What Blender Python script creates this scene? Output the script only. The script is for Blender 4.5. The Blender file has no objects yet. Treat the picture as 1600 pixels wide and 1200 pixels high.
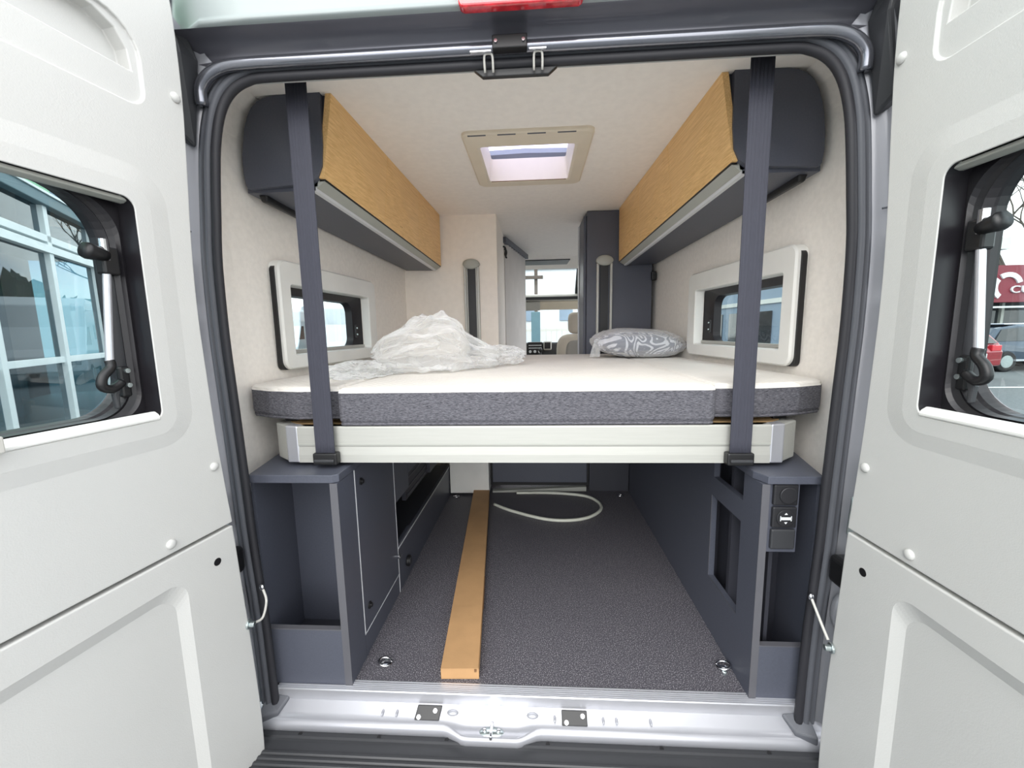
import bpy, bmesh, math, random
from mathutils import Vector, Matrix, noise
random.seed(7)
SC = bpy.context.scene
COL = SC.collection
# ------------------------------------------------------------------ camera
cam_d = bpy.data.cameras.new('camera'); cam = bpy.data.objects.new('camera', cam_d); COL.objects.link(cam)
P, Y, RO, F = .13238, .05852, -.017945, 629.5
fw = Vector((-math.sin(Y)*math.cos(P), math.cos(Y)*math.cos(P), -math.sin(P)))
r0 = Vector((math.cos(Y), math.sin(Y), 0)); u0 = r0.cross(fw)
rr = r0*math.cos(RO)+u0*math.sin(RO); uu = -r0*math.sin(RO)+u0*math.cos(RO)
cam.matrix_world = Matrix((( rr.x, uu.x, -fw.x, .032), (rr.y, uu.y, -fw.y, -.983), (rr.z, uu.z, -fw.z, 1.0), (0,0,0,1)))
cam_d.sensor_width = 36; cam_d.lens = 36*F/1600; cam_d.clip_start = .02; cam_d.clip_end = 300
SC.camera = cam
# ------------------------------------------------------------------ world: bright sky with broken cloud
W = bpy.data.worlds.new('sky'); SC.world = W; W.use_nodes = True
nt = W.node_tree; nt.nodes.clear()
wo = nt.nodes.new('ShaderNodeOutputWorld'); bg = nt.nodes.new('ShaderNodeBackground')
tc = nt.nodes.new('ShaderNodeTexCoord'); ns = nt.nodes.new('ShaderNodeTexNoise'); cr = nt.nodes.new('ShaderNodeValToRGB')
mp = nt.nodes.new('ShaderNodeMapping'); mp.inputs['Scale'].default_value = (1,1,2.2)
ns.inputs['Scale'].default_value = 2.6; ns.inputs['Detail'].default_value = 6
cr.color_ramp.elements[0].position = .33; cr.color_ramp.elements[0].color = (.42,.56,.76,1)
cr.color_ramp.elements[1].position = .5; cr.color_ramp.elements[1].color = (1,.99,.97,1)
nt.links.new(tc.outputs['Generated'], mp.inputs[0]); nt.links.new(mp.outputs[0], ns.inputs[0])
nt.links.new(ns.outputs[0], cr.inputs[0]); nt.links.new(cr.outputs[0], bg.inputs[0]); nt.links.new(bg.outputs[0], wo.inputs[0])
bg.inputs[1].default_value = 2.5
sd = bpy.data.lights.new('sun', 'SUN'); sd.energy = 1.7; sd.angle = math.radians(50); sd.color = (1,.97,.92)
sun = bpy.data.objects.new('sun', sd); COL.objects.link(sun); sun.rotation_euler = (math.radians(54), 0, math.radians(-14))
SC.view_settings.view_transform = 'Standard'; SC.view_settings.look = 'None'
SC.view_settings.exposure = .55; SC.view_settings.gamma = 1; SC.view_settings.use_curve_mapping = False
try:
    SC.cycles.max_bounces = 14; SC.cycles.diffuse_bounces = 10; SC.cycles.transparent_max_bounces = 24
except Exception: pass

# ------------------------------------------------------------------ materials
def lin(c): return tuple((v/255/12.92 if v/255 <= .04045 else ((v/255+.055)/1.055)**2.4) for v in c)
def mat(name, rgb, rough=.5, metal=0, bump=0, bscale=80, var=0, vscale=8, stretch=None, coat=0, spec=.5, emis=None, alt=None, detail=4, space='Object'):
    m = bpy.data.materials.new(name); m.use_nodes = True; n = m.node_tree; b = n.nodes['Principled BSDF']
    c = (*lin(rgb), 1); b.inputs['Base Color'].default_value = c
    b.inputs['Roughness'].default_value = rough; b.inputs['Metallic'].default_value = metal
    b.inputs['Specular IOR Level'].default_value = spec; b.inputs['Coat Weight'].default_value = coat
    t = n.nodes.new('ShaderNodeTexCoord'); mpn = n.nodes.new('ShaderNodeMapping'); n.links.new(t.outputs[space], mpn.inputs[0])
    if stretch: mpn.inputs['Scale'].default_value = stretch
    nz = n.nodes.new('ShaderNodeTexNoise'); nz.inputs['Scale'].default_value = vscale; nz.inputs['Detail'].default_value = detail
    n.links.new(mpn.outputs[0], nz.inputs[0])
    r = n.nodes.new('ShaderNodeValToRGB'); v = var if var else .03
    a2 = lin(alt) if alt else None
    e = r.color_ramp.elements
    e[0].position = .35; e[1].position = .65
    e[0].color = (*[x*(1-v) for x in c[:3]], 1); e[1].color = (*(a2 if a2 else [min(1,x*(1+v)) for x in c[:3]]), 1)
    n.links.new(nz.outputs[0], r.inputs[0]); n.links.new(r.outputs[0], b.inputs['Base Color'])
    if bump:
        nb = n.nodes.new('ShaderNodeTexNoise'); nb.inputs['Scale'].default_value = bscale; nb.inputs['Detail'].default_value = 3
        n.links.new(mpn.outputs[0], nb.inputs[0])
        bn = n.nodes.new('ShaderNodeBump'); bn.inputs['Strength'].default_value = bump; bn.inputs['Distance'].default_value = .002
        n.links.new(nb.outputs[0], bn.inputs['Height']); n.links.new(bn.outputs[0], b.inputs['Normal'])
    if emis: b.inputs['Emission Color'].default_value = (*lin(emis[0]),1); b.inputs['Emission Strength'].default_value = emis[1]
    return m
def glassmat(name, tint, refl=.5, alpha_rough=0):
    m = bpy.data.materials.new(name); m.use_nodes = True; n = m.node_tree; n.nodes.clear()
    o = n.nodes.new('ShaderNodeOutputMaterial'); t = n.nodes.new('ShaderNodeBsdfTransparent'); g = n.nodes.new('ShaderNodeBsdfGlossy')
    t.inputs[0].default_value = (*tint,1); g.inputs['Roughness'].default_value = .01; g.inputs[0].default_value = (.9,.95,1,1)
    f = n.nodes.new('ShaderNodeFresnel'); f.inputs[0].default_value = 1.5; mul = n.nodes.new('ShaderNodeMath'); mul.operation = 'MULTIPLY'; mul.inputs[1].default_value = refl*2
    mul.use_clamp = True
    ge = n.nodes.new('ShaderNodeNewGeometry'); iv = n.nodes.new('ShaderNodeMath'); iv.operation = 'SUBTRACT'; iv.inputs[0].default_value = 1; n.links.new(ge.outputs['Backfacing'], iv.inputs[1])
    m2 = n.nodes.new('ShaderNodeMath'); m2.operation = 'MULTIPLY'; n.links.new(mul.outputs[0], m2.inputs[0]); n.links.new(iv.outputs[0], m2.inputs[1])
    mx = n.nodes.new('ShaderNodeMixShader'); n.links.new(f.outputs[0], mul.inputs[0]); n.links.new(m2.outputs[0], mx.inputs[0])
    n.links.new(t.outputs[0], mx.inputs[1]); n.links.new(g.outputs[0], mx.inputs[2]); n.links.new(mx.outputs[0], o.inputs[0])
    return m
def filmmat(name, alpha, col=(1,1,1)):
    """clear crinkled polythene: see-through, milky, glossy"""
    m = bpy.data.materials.new(name); m.use_nodes = True; n = m.node_tree; n.nodes.clear()
    o = n.nodes.new('ShaderNodeOutputMaterial'); t = n.nodes.new('ShaderNodeBsdfTransparent'); t.inputs[0].default_value = (.97,.98,.98,1)
    p = n.nodes.new('ShaderNodeBsdfPrincipled'); p.inputs['Base Color'].default_value = (*col,1); p.inputs['Roughness'].default_value = .18
    lw = n.nodes.new('ShaderNodeLayerWeight'); lw.inputs[0].default_value = .45
    tcx = n.nodes.new('ShaderNodeTexCoord'); nz = n.nodes.new('ShaderNodeTexNoise'); nz.inputs['Scale'].default_value = 30; nz.inputs['Detail'].default_value = 5; nz.inputs['Distortion'].default_value = 2
    mpx = n.nodes.new('ShaderNodeMapping'); mpx.inputs['Scale'].default_value = (.5,1,1.6); mpx.inputs['Rotation'].default_value = (.3,.5,.2)
    n.links.new(tcx.outputs['Object'], mpx.inputs[0]); n.links.new(mpx.outputs[0], nz.inputs[0])
    bn = n.nodes.new('ShaderNodeBump'); bn.inputs['Strength'].default_value = .8; bn.inputs['Distance'].default_value = .01; n.links.new(nz.outputs[0], bn.inputs['Height'])
    n.links.new(bn.outputs[0], p.inputs['Normal'])
    a = n.nodes.new('ShaderNodeMath'); a.operation = 'MULTIPLY_ADD'; a.inputs[1].default_value = .6; a.inputs[2].default_value = alpha; a.use_clamp = True
    n.links.new(lw.outputs['Facing'], a.inputs[0])
    mx = n.nodes.new('ShaderNodeMixShader'); n.links.new(a.outputs[0], mx.inputs[0]); n.links.new(t.outputs[0], mx.inputs[1]); n.links.new(p.outputs[0], mx.inputs[2])
    n.links.new(mx.outputs[0], o.inputs[0]); return m
M = {}
M['liner'] = mat('door_liner', (196,196,193), .55, bump=.15, bscale=400, var=.015, vscale=3)
M['wall'] = mat('felt_wall', (238,233,226), .85, bump=.3, bscale=500, var=.03, vscale=60)
M['ceil'] = mat('ceiling_vinyl', (245,240,234), .8, bump=.2, bscale=400, var=.02, vscale=40)
M['bath'] = mat('bathroom_board', (240,232,222), .6, bump=.1, bscale=300, var=.02, vscale=30)
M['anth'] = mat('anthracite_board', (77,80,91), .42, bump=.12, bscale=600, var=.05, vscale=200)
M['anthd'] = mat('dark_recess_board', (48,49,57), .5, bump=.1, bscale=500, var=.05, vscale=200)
M['edge'] = mat('board_edge', (88,88,93), .45)
M['edgel'] = mat('pale_edge_strip', (205,207,210), .3)
M['silver'] = mat('silver_paint', (160,161,167), .34, metal=.35, coat=.5, var=.02, vscale=4)
M['silverw'] = mat('pale_silver_roof', (138,146,146), .5, metal=.1, coat=.15, var=.02, vscale=3)
M['beadm'] = mat('glossy_silver_bead', (128,130,138), .25, metal=.85, coat=.4)
M['alu'] = mat('aluminium', (178,178,172), .38, metal=.25, var=.02, vscale=10, stretch=(1,20,20))
M['alub'] = mat('bright_aluminium', (215,216,222), .28, metal=.7)
M['rubber'] = mat('black_rubber', (36,36,41), .6, bump=.1, bscale=200)
M['rubg'] = mat('grey_rubber', (84,86,92), .55, bump=.1, bscale=200)
M['blk'] = mat('black_plastic', (22,22,24), .4)
M['blkg'] = mat('dark_grey_plastic', (52,53,56), .45, bump=.1)
M['chan'] = mat('painted_channel', (96,96,104), .35, metal=.4, coat=.3)
M['chrome'] = mat('chrome', (225,225,228), .12, metal=1)
M['zinc'] = mat('zinc', (190,200,200), .28, metal=.9, var=.08, vscale=30)
M['cream'] = mat('cream_plastic', (226,215,196), .5)
M['white'] = mat('white_plastic', (226,226,222), .4)
M['greyp'] = mat('grey_plastic', (165,167,160), .45)
M['pale'] = mat('pale_grey_plastic', (190,188,182), .45)
M['strap'] = mat('strap_webbing', (56,57,68), .7, bump=.5, bscale=300, var=.08, vscale=120, stretch=(6,1,.3))
M['card'] = mat('cardboard', (176,138,96), .75, bump=.15, bscale=120, var=.05, vscale=14)
M['cardi'] = mat('cardboard_inside', (120,88,58), .8)
M['ply'] = mat('plywood', (206,172,126), .6, var=.1, vscale=20, stretch=(1,8,8))
M['hose'] = mat('pale_hose', (206,208,196), .45)
M['red'] = mat('red_lens', (205,40,52), .15, coat=1, var=.25, vscale=60)
M['seat'] = mat('beige_seat_fabric', (196,186,172), .8, bump=.3)
M['seatg'] = mat('grey_seat_fabric', (150,146,140), .8, bump=.3)
M['curtain'] = mat('grey_folding_door', (200,196,192), .7)
M['switch'] = mat('black_switch', (38,38,41), .35)
M['mark'] = mat('white_marking', (225,228,230), .5)
M['windowblk'] = mat('window_rubber', (30,28,32), .38, bump=.1)
M['paintw'] = mat('white_frame_paint', (214,222,224), .5, var=.03, vscale=5)
M['asph'] = mat('asphalt', (104,107,109), .85, bump=.6, bscale=60, var=.12, vscale=20)
M['line'] = mat('road_marking', (225,225,222), .7, var=.1, vscale=6)
M['brick'] = mat('brown_roof', (130,104,92), .8, var=.15, vscale=3)
M['render'] = mat('pale_render', (205,205,200), .8, var=.05, vscale=1)
M['bluegrey'] = mat('blue_grey_cladding', (120,138,156), .5, var=.08, vscale=1)
M['teal'] = mat('teal_paint', (78,108,118), .5)
M['green'] = mat('green_panel', (120,178,140), .5, var=.05)
M['maroon'] = mat('maroon_fascia', (120,36,50), .5, var=.06, vscale=.6)
M['dark'] = mat('dark_interior', (36,42,46), .6, var=.3, vscale=1.5)
M['bark'] = mat('bark', (84,76,70), .9)
M['leaf'] = mat('dark_foliage', (56,66,50), .9, var=.4, vscale=3, bump=.5, bscale=8)
M['carblue'] = mat('blue_grey_car_paint', (44,60,78), .2, metal=.4, coat=1)
M['carred'] = mat('red_car_paint', (150,24,36), .2, metal=.2, coat=1)
M['carwhite'] = mat('white_van_paint', (196,202,208), .3, coat=.6)
M['tyre'] = mat('tyre', (24,24,26), .8)
M['carglass'] = mat('car_glass', (24,30,36), .08, spec=.8)
M['glassd'] = glassmat('tinted_window_glass', (.78,.84,.84), .6)
M['glassb'] = glassmat('building_glass', (.28,.42,.47), .6)
M['glassc'] = glassmat('clear_glass', (.93,.96,.96), .4)
M['film'] = filmmat('polythene', .17)
M['film2'] = filmmat('polythene_wrap', .05)
# floor: speckled grey vinyl
def speckle():
    m = mat('speckled_floor', (96,96,104), .55, bump=.12, bscale=260)
    n = m.node_tree; b = n.nodes['Principled BSDF']
    t = n.nodes.new('ShaderNodeTexCoord'); vo = n.nodes.new('ShaderNodeTexNoise'); vo.inputs['Scale'].default_value = 330; vo.inputs['Detail'].default_value = 2
    n.links.new(t.outputs['Object'], vo.inputs[0]); r = n.nodes.new('ShaderNodeValToRGB'); e = r.color_ramp.elements
    e[0].position = .36; e[0].color = (*lin((56,55,62)),1); e[1].position = .70; e[1].color = (*lin((180,176,180)),1)
    k = r.color_ramp.elements.new(.55); k.color = (*lin((84,82,89)),1)
    n.links.new(vo.outputs[0], r.inputs[0]); n.links.new(r.outputs[0], b.inputs['Base Color']); return m
M['floor'] = speckle()
def oak():
    m = mat('oak_veneer', (204,166,112), .38)
    n = m.node_tree; b = n.nodes['Principled BSDF']; t = n.nodes.new('ShaderNodeTexCoord'); mpn = n.nodes.new('ShaderNodeMapping')
    mpn.inputs['Scale'].default_value = (110,1.3,110); n.links.new(t.outputs['Object'], mpn.inputs[0])
    a = n.nodes.new('ShaderNodeTexNoise'); a.inputs['Scale'].default_value = 3.0; a.inputs['Detail'].default_value = 8; a.inputs['Roughness'].default_value = .65; n.links.new(mpn.outputs[0], a.inputs[0])
    r = n.nodes.new('ShaderNodeValToRGB'); e = r.color_ramp.elements
    e[0].position = .3; e[0].color = (*lin((212,166,102)),1); e[1].position = .7; e[1].color = (*lin((250,210,148)),1)
    n.links.new(a.outputs[0], r.inputs[0]); n.links.new(r.outputs[0], b.inputs['Base Color']); return m
M['oak'] = oak()
def tweed():
    m = mat('grey_melange_fabric', (110,110,120), .9)
    n = m.node_tree; b = n.nodes['Principled BSDF']; t = n.nodes.new('ShaderNodeTexCoord'); mpn = n.nodes.new('ShaderNodeMapping')
    mpn.inputs['Scale'].default_value = (110,110,600); n.links.new(t.outputs['Object'], mpn.inputs[0])
    a = n.nodes.new('ShaderNodeTexNoise'); a.inputs['Scale'].default_value = 1; a.inputs['Detail'].default_value = 4; a.inputs['Roughness'].default_value = .8; n.links.new(mpn.outputs[0], a.inputs[0])
    r = n.nodes.new('ShaderNodeValToRGB'); e = r.color_ramp.elements
    e[0].position = .34; e[0].color = (*lin((36,36,43)),1); e[1].position = .68; e[1].color = (*lin((118,117,124)),1)
    bn = n.nodes.new('ShaderNodeBump'); bn.inputs['Strength'].default_value = .4; bn.inputs['Distance'].default_value = .002
    n.links.new(a.outputs[0], bn.inputs['Height']); n.links.new(bn.outputs[0], b.inputs['Normal'])
    n.links.new(a.outputs[0], r.inputs[0]); n.links.new(r.outputs[0], b.inputs['Base Color']); return m
M['tweed'] = tweed()
def quilt():
    m = mat('white_quilted_knit', (228,224,217), .9)
    n = m.node_tree; b = n.nodes['Principled BSDF']; t = n.nodes.new('ShaderNodeTexCoord')
    w = n.nodes.new('ShaderNodeTexWave'); w.inputs['Scale'].default_value = 22; w.bands_direction = 'DIAGONAL'; w.inputs['Distortion'].default_value = 3; w.inputs['Detail Scale'].default_value = 3
    n.links.new(t.outputs['Object'], w.inputs[0]); bn = n.nodes.new('ShaderNodeBump'); bn.inputs['Strength'].default_value = .35; bn.inputs['Distance'].default_value = .004
    n.links.new(w.outputs['Fac'], bn.inputs['Height']); n.links.new(bn.outputs[0], b.inputs['Normal']); return m
M['quilt'] = quilt()
def swirl():
    m = mat('swirl_print_fabric', (200,200,206), .8)
    n = m.node_tree; b = n.nodes['Principled BSDF']; t = n.nodes.new('ShaderNodeTexCoord')
    w = n.nodes.new('ShaderNodeTexNoise'); w.inputs['Scale'].default_value = 5; w.inputs['Detail'].default_value = 0; w.inputs['Distortion'].default_value = 2.2
    n.links.new(t.outputs['Object'], w.inputs[0])
    mm = n.nodes.new('ShaderNodeMath'); mm.operation = 'MULTIPLY'; mm.inputs[1].default_value = 7; n.links.new(w.outputs[0], mm.inputs[0])
    fr = n.nodes.new('ShaderNodeMath'); fr.operation = 'FRACT'; n.links.new(mm.outputs[0], fr.inputs[0])
    r = n.nodes.new('ShaderNodeValToRGB'); e = r.color_ramp.elements; e[0].position = .42; e[0].color = (*lin((208,208,214)),1); e[1].position = .5; e[1].color = (*lin((132,134,144)),1)
    n.links.new(fr.outputs[0], r.inputs[0]); n.links.new(r.outputs[0], b.inputs['Base Color']); return m
M['swirl'] = swirl()

# ------------------------------------------------------------------ helpers
def tag(o, label=None, cat=None, group=None, kind=None):
    if label: o['label'] = label
    if cat: o['category'] = cat
    if group: o['group'] = group
    if kind: o['kind'] = kind
    return o
def empty(name, loc=(0,0,0), rz=0, **k):
    o = bpy.data.objects.new(name, None); o.empty_display_size = .05; COL.objects.link(o); o.location = loc; o.rotation_euler = (0,0,rz)
    return tag(o, **k)
def link(name, bm, m, parent=None, smooth=False, bevel=0, seg=2, recalc=True, local=False):
    """one mesh object; geometry is given in world axes unless local (then in the parent's axes)"""
    if recalc: bmesh.ops.recalc_face_normals(bm, faces=bm.faces)
    me = bpy.data.meshes.new(name); 
    if parent is None or not local:
        pass
    bm.to_mesh(me); bm.free()
    ms = m if isinstance(m, (list, tuple)) else [m]
    for q in ms: me.materials.append(M[q])
    if smooth:
        for p in me.polygons: p.use_smooth = True
    o = bpy.data.objects.new(name, me); COL.objects.link(o)
    if parent is not None:
        o.parent = parent
        if not local:
            pm = world(parent); me.transform(pm.inverted())
    if bevel:
        b = o.modifiers.new('bevel', 'BEVEL'); b.width = bevel; b.segments = seg; b.limit_method = 'ANGLE'; b.angle_limit = math.radians(40)
    return o
def world(o):
    m = Matrix.LocRotScale(o.location, o.rotation_euler, o.scale)
    return (world(o.parent) @ m) if o.parent else m
def recenter(o):
    """put a parentless mesh's origin at the middle of its base"""
    me = o.data; xs = [v.co for v in me.vertices]
    c = Vector((sum(v.x for v in xs)/len(xs), sum(v.y for v in xs)/len(xs), min(v.z for v in xs)))
    me.transform(Matrix.Translation(-c)); o.location = c
    return o
def bx(bm, x0, x1, y0, y1, z0, z1, mi=0):
    vs = [bm.verts.new((x,y,z)) for x in (x0,x1) for y in (y0,y1) for z in (z0,z1)]
    for f in ((0,1,3,2),(4,6,7,5),(0,4,5,1),(2,3,7,6),(0,2,6,4),(1,5,7,3)):
        fc = bm.faces.new([vs[i] for i in f]); fc.material_index = mi
    return vs
def box(*a): bm = bmesh.new(); bx(bm, *a); return bm
def hexa(bm, A, B, mi=0):
    """solid between two quads A and B (4 points each)"""
    va = [bm.verts.new(p) for p in A]; vb = [bm.verts.new(p) for p in B]
    n = len(A)
    for fs in (va, vb[::-1]): bm.faces.new(fs).material_index = mi
    for i in range(n): bm.faces.new((va[i], vb[i], vb[(i+1)%n], va[(i+1)%n])).material_index = mi
    return bm
def prism(pts, vec, bm=None, mi=0):
    bm = bm or bmesh.new(); v = Vector(vec); return hexa(bm, [Vector(p) for p in pts], [Vector(p)+v for p in pts], mi)
def rrect(x0, x1, z0, z1, r, n=6, rs=None):
    rs = rs or (r,r,r,r); out = []
    for k,(cx,cz,a) in enumerate(((x1,z1,0),(x0,z1,90),(x0,z0,180),(x1,z0,270))):
        q = rs[k]; sx = -1 if k in (0,3) else 1; sz = -1 if k in (0,1) else 1
        for i in range(n+1):
            t = math.radians(a+90*i/n); out.append((cx+sx*q+q*math.cos(t), cz+sz*q+q*math.sin(t)))
    return out
def loops(bm, Ls, close=True, cap0=False, cap1=False, mi=0):
    """skin consecutive loops of equal length"""
    V = [[bm.verts.new(p) for p in L] for L in Ls]
    n = len(Ls[0])
    for a,b in zip(V, V[1:]):
        for i in range(n if close else n-1):
            j = (i+1)%n
            try: bm.faces.new((a[i],a[j],b[j],b[i])).material_index = mi
            except ValueError: pass
    if cap0: bm.faces.new(V[0]).material_index = mi
    if cap1: bm.faces.new(V[-1][::-1]).material_index = mi
    return V
def tube(bm, pts, r, n=8, cap=True, mi=0):
    pts = [Vector(p) for p in pts]; Ls = []; up = Vector((0,0,1)); prev = None
    for i,p in enumerate(pts):
        d = (pts[min(i+1,len(pts)-1)]-pts[max(i-1,0)]).normalized()
        if prev is None:
            a = d.cross(up); a = a if a.length > .05 else d.cross(Vector((1,0,0)))
        else: a = prev-d*prev.dot(d)
        a.normalize(); prev = a; b = d.cross(a); q = r[i] if isinstance(r,(list,tuple)) else r
        Ls.append([p+(a*math.cos(2*math.pi*k/n)+b*math.sin(2*math.pi*k/n))*q for k in range(n)])
    loops(bm, Ls, True, cap, cap, mi); return bm
def cyl(bm, c, axis, r, h, n=20, mi=0, r2=None):
    c = Vector(c); a = Vector(axis).normalized(); return tube(bm, [c, c+a*h], [r, r if r2 is None else r2], n, True, mi)
def smoothpath(pts, n=6, closed=False):
    P_ = [Vector(p) for p in pts]; out = []; L = len(P_)
    for i in range(L if closed else L-1):
        g = (lambda k: P_[k % L]) if closed else (lambda k: P_[max(0,min(L-1,k))])
        a,b,c,d = g(i-1),g(i),g(i+1),g(i+2)
        for k in range(n):
            t = k/n; out.append(.5*((2*b)+(-a+c)*t+(2*a-5*b+4*c-d)*t*t+(-a+3*b-3*c+d)*t**3))
    if not closed: out.append(P_[-1])
    return out
def ball(bm, c, s, sub=3, mi=0):
    r = bmesh.ops.create_icosphere(bm, subdivisions=sub, radius=1, matrix=Matrix.Translation(c) @ Matrix.Diagonal((*s,1)))
    for v in r['verts']:
        for f in v.link_faces: f.material_index = mi
def boolcut(o, cutters):
    """apply difference cuts, then delete the cutters"""
    for c in cutters:
        c.parent = o.parent; md = o.modifiers.new('b', 'BOOLEAN'); md.operation = 'DIFFERENCE'; md.solver = 'EXACT'; md.object = c
    dg = bpy.context.evaluated_depsgraph_get(); dg.update(); me = bpy.data.meshes.new_from_object(o.evaluated_get(dg))
    o.modifiers.clear(); old = o.data; o.data = me; bpy.data.meshes.remove(old)
    for c in cutters: bpy.data.objects.remove(c)
    return o
def cutin(parent, bm):
    bm.transform(world(parent).inverted()); return cutter(bm)
def cutter(bm):
    bmesh.ops.recalc_face_normals(bm, faces=bm.faces)
    me = bpy.data.meshes.new('cut'); bm.to_mesh(me); bm.free(); o = bpy.data.objects.new('cut', me); COL.objects.link(o); return o
def copytree(o, parent=None):
    c = o.copy(); COL.objects.link(c)
    if parent is not None: c.parent = parent
    for ch in [q for q in COL.objects if q.parent == o]: copytree(ch, c)
    return c

# ================================================================== GROUND AND LARGE SETTING
GZ = -.60
tag(link('ground', box(-40,45,-12,60,GZ-.1,GZ), 'asph'), kind='structure', label='grey asphalt of the car park under the van', cat='ground')
tag(link('road_marking', box(11,24,9.4,9.52,GZ,GZ+.004), 'line'), label='thin white painted line on the asphalt seen through the right door window', cat='road marking')

# ---- van interior shell. cross-section points (x, z) for the right side, rear and far
def section(t):
    rear = [(.785,-.04),(.80,.0),(.850,.60),(.868,.95),(.870,1.30),(.870,1.45),(.862,1.58),(.835,1.66),(.79,1.698),(.70,1.705),(.0,1.698)]
    far  = [(.74,-.04),(.745,.0),(.765,.60),(.775,.95),(.775,1.25),(.77,1.40),(.765,1.55),(.75,1.65),(.72,1.69),(.66,1.70),(.0,1.690)]
    return [(a[0]+(b[0]-a[0])*t, a[1]+(b[1]-a[1])*t) for a,b in zip(rear, far)]
# half path of the door opening (x, z), from the bottom up to the middle of the header
HP = [(.702,-.03),(.703,.10),(.706,.25),(.716,.45),(.720,.62),(.727,.86),(.731,1.0),(.729,1.17),(.720,1.28),(.710,1.38),(.700,1.45),(.682,1.51),(.655,1.548),(.615,1.568),(.56,1.573),(.30,1.573),(0,1.573)]
hp = [(p.x,p.z) for p in smoothpath([(a,0,b) for a,b in HP[:-1]], 4)] + [(0,1.573)]
def wallside(sx, name, lab):
    def ring(y, t): return [(sx*x, y, z) for x,z in section(t)[:9]]
    inner = [ring(.05,0), ring(.20,0), ring(1.55,1), ring(1.8,1.02), ring(3.2,1.02)]
    bm = bmesh.new(); loops(bm, inner, close=False)
    o = link(name, bm, 'wall', recalc=True)
    md = o.modifiers.new('s','SOLIDIFY'); md.thickness = .02; md.offset = 0
    return tag(o, kind='structure', label=lab, cat='wall')
WL = wallside(-1, 'wall_left', 'beige felt lined left inner wall of the camper van')
WR = wallside(1, 'wall_right', 'beige felt lined right inner wall of the camper van')
# window holes, plus unseen side openings added to let daylight into the aisle
WINS = {-1: dict(y0=.345,y1=1.04,z0=.878,z1=1.25), 1: dict(y0=.31,y1=1.03,z0=.872,z1=1.245)}
def wx(y): return .852-(.092)*(y-.2)/1.33
for sx,o in ((-1,WL),(1,WR)):
    w = WINS[sx]
    o.data.update()
    boolcut(o, [cutter(prism([(sx*.6,y,z) for y,z in rrect(w['y0']+.055,w['y1']-.075,w['z0']+.045,w['z1']-.075,.02)], (sx*.5,0,0))), cutter(box(.6,1.0,1.95,3.05,.0,1.55) if sx > 0 else box(-1.0,-.6,2.35,3.05,.93,1.36))])
    for p in o.data.polygons: p.use_smooth = False
# ceiling with hatch hole
def ceilz(x, y, sgn=1): return 1.698-.006*min(1,max(0,(y-.2)/1.3))
bm = bmesh.new(); bx(bm, -.80,.80,.04,3.0,1.692,1.74)
CE = link('ceiling', bm, 'ceil'); tag(CE, kind='structure', label='off-white van ceiling with a roof hatch', cat='ceiling')
HX0,HX1,HY0,HY1 = -.165,.185,.61,.955
boolcut(CE, [cutter(box(HX0,HX1,HY0,HY1,1.6,1.9))])
bm = bmesh.new(); hexa(bm, [(-.665,.004,1.577),(-.665,.13,1.652),(-.665,.13,1.691),(-.665,.004,1.691)], [(.665,.004,1.577),(.665,.13,1.652),(.665,.13,1.691),(.665,.004,1.691)])
tag(link('trim_2', bm, 'liner', bevel=.003), kind='structure', label='white trim strip between rear door seal and ceiling', cat='trim')
# floor
tag(link('floor', box(-.80,.80,.028,4.6,-.04,0.0), 'floor'), kind='structure', label='speckled dark grey floor of the rear garage', cat='floor')
# bathroom partition on the left with its corridor side
bm = box(-.775,-.192,1.53,2.15,0,1.70)
tag(link('wall_front', bm, 'bath', bevel=.004), kind='structure', label='cream bathroom partition wall left of the aisle', cat='wall')

# ---- outer body: skins, roof, so that light enters only through the cut openings
VB = empty('van_body', (0,0,GZ), label='silver panel van body around the open rear doorway', cat='van')
bm = bmesh.new()
for sx in (-1,1):
    outr = [(.86,-.30),(.915,.3),(.935,.95),(.925,1.3),(.88,1.6),(.80,1.78)]
    A = [(sx*x,.0,z) for x,z in outr]; B = [(sx*x,3.3,z) for x,z in outr]; 
    loops(bm, [A,B], close=False)
sk = link('side_panels', bm, 'silver', VB, smooth=True); md = sk.modifiers.new('s','SOLIDIFY'); md.thickness = .02
boolcut(sk, [cutin(VB, box(-1.2,1.2,.36,1.40,.86,1.26)), cutin(VB, box(.5,1.2,1.90,3.1,.0,1.60)), cutin(VB, box(-1.2,-.5,2.3,3.1,.9,1.4))])  # last two cuts: unseen openings added so more daylight reaches the aisle
RF = link('roof_panel', bmesh.new() if False else (lambda b: (loops(b, [[(x,y,z) for x,z in ((-.80,1.78),(-.6,1.80),(0,1.815),(.6,1.80),(.80,1.78))] for y in (-.02,3.0)], close=False), b)[1])(bmesh.new()), 'silverw', VB, smooth=True)
md = RF.modifiers.new('s','SOLIDIFY'); md.thickness = .02; boolcut(RF, [cutin(VB, box(HX0-.01,HX1+.01,HY0-.01,HY1+.01,1.6,1.95))])
# frame around the opening: swept profile (o outward, y)
def sweep(profile, name, m, parent, smooth=True, path=hp, closed=False, bot=None, both=True):
    pts = [(x,z) for x,z in path]; full = [(-x,z) for x,z in pts] + [(x,z) for x,z in pts[::-1][1:]] if both else pts
    N = []
    for i in range(len(full)):
        a = Vector(full[max(0,i-1)]); b = Vector(full[min(len(full)-1,i+1)]); d = (b-a).normalized(); N.append(Vector((-d.y, d.x)))
    Ls = []
    for o_, y in profile:
        Ls.append([(full[i][0]+N[i].x*o_, y, full[i][1]+N[i].y*o_) for i in range(len(full))])
    bm = bmesh.new()
    if closed: Ls.append(Ls[0])
    loops(bm, Ls, close=False); return link(name, bm, m, parent, smooth=smooth)
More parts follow.
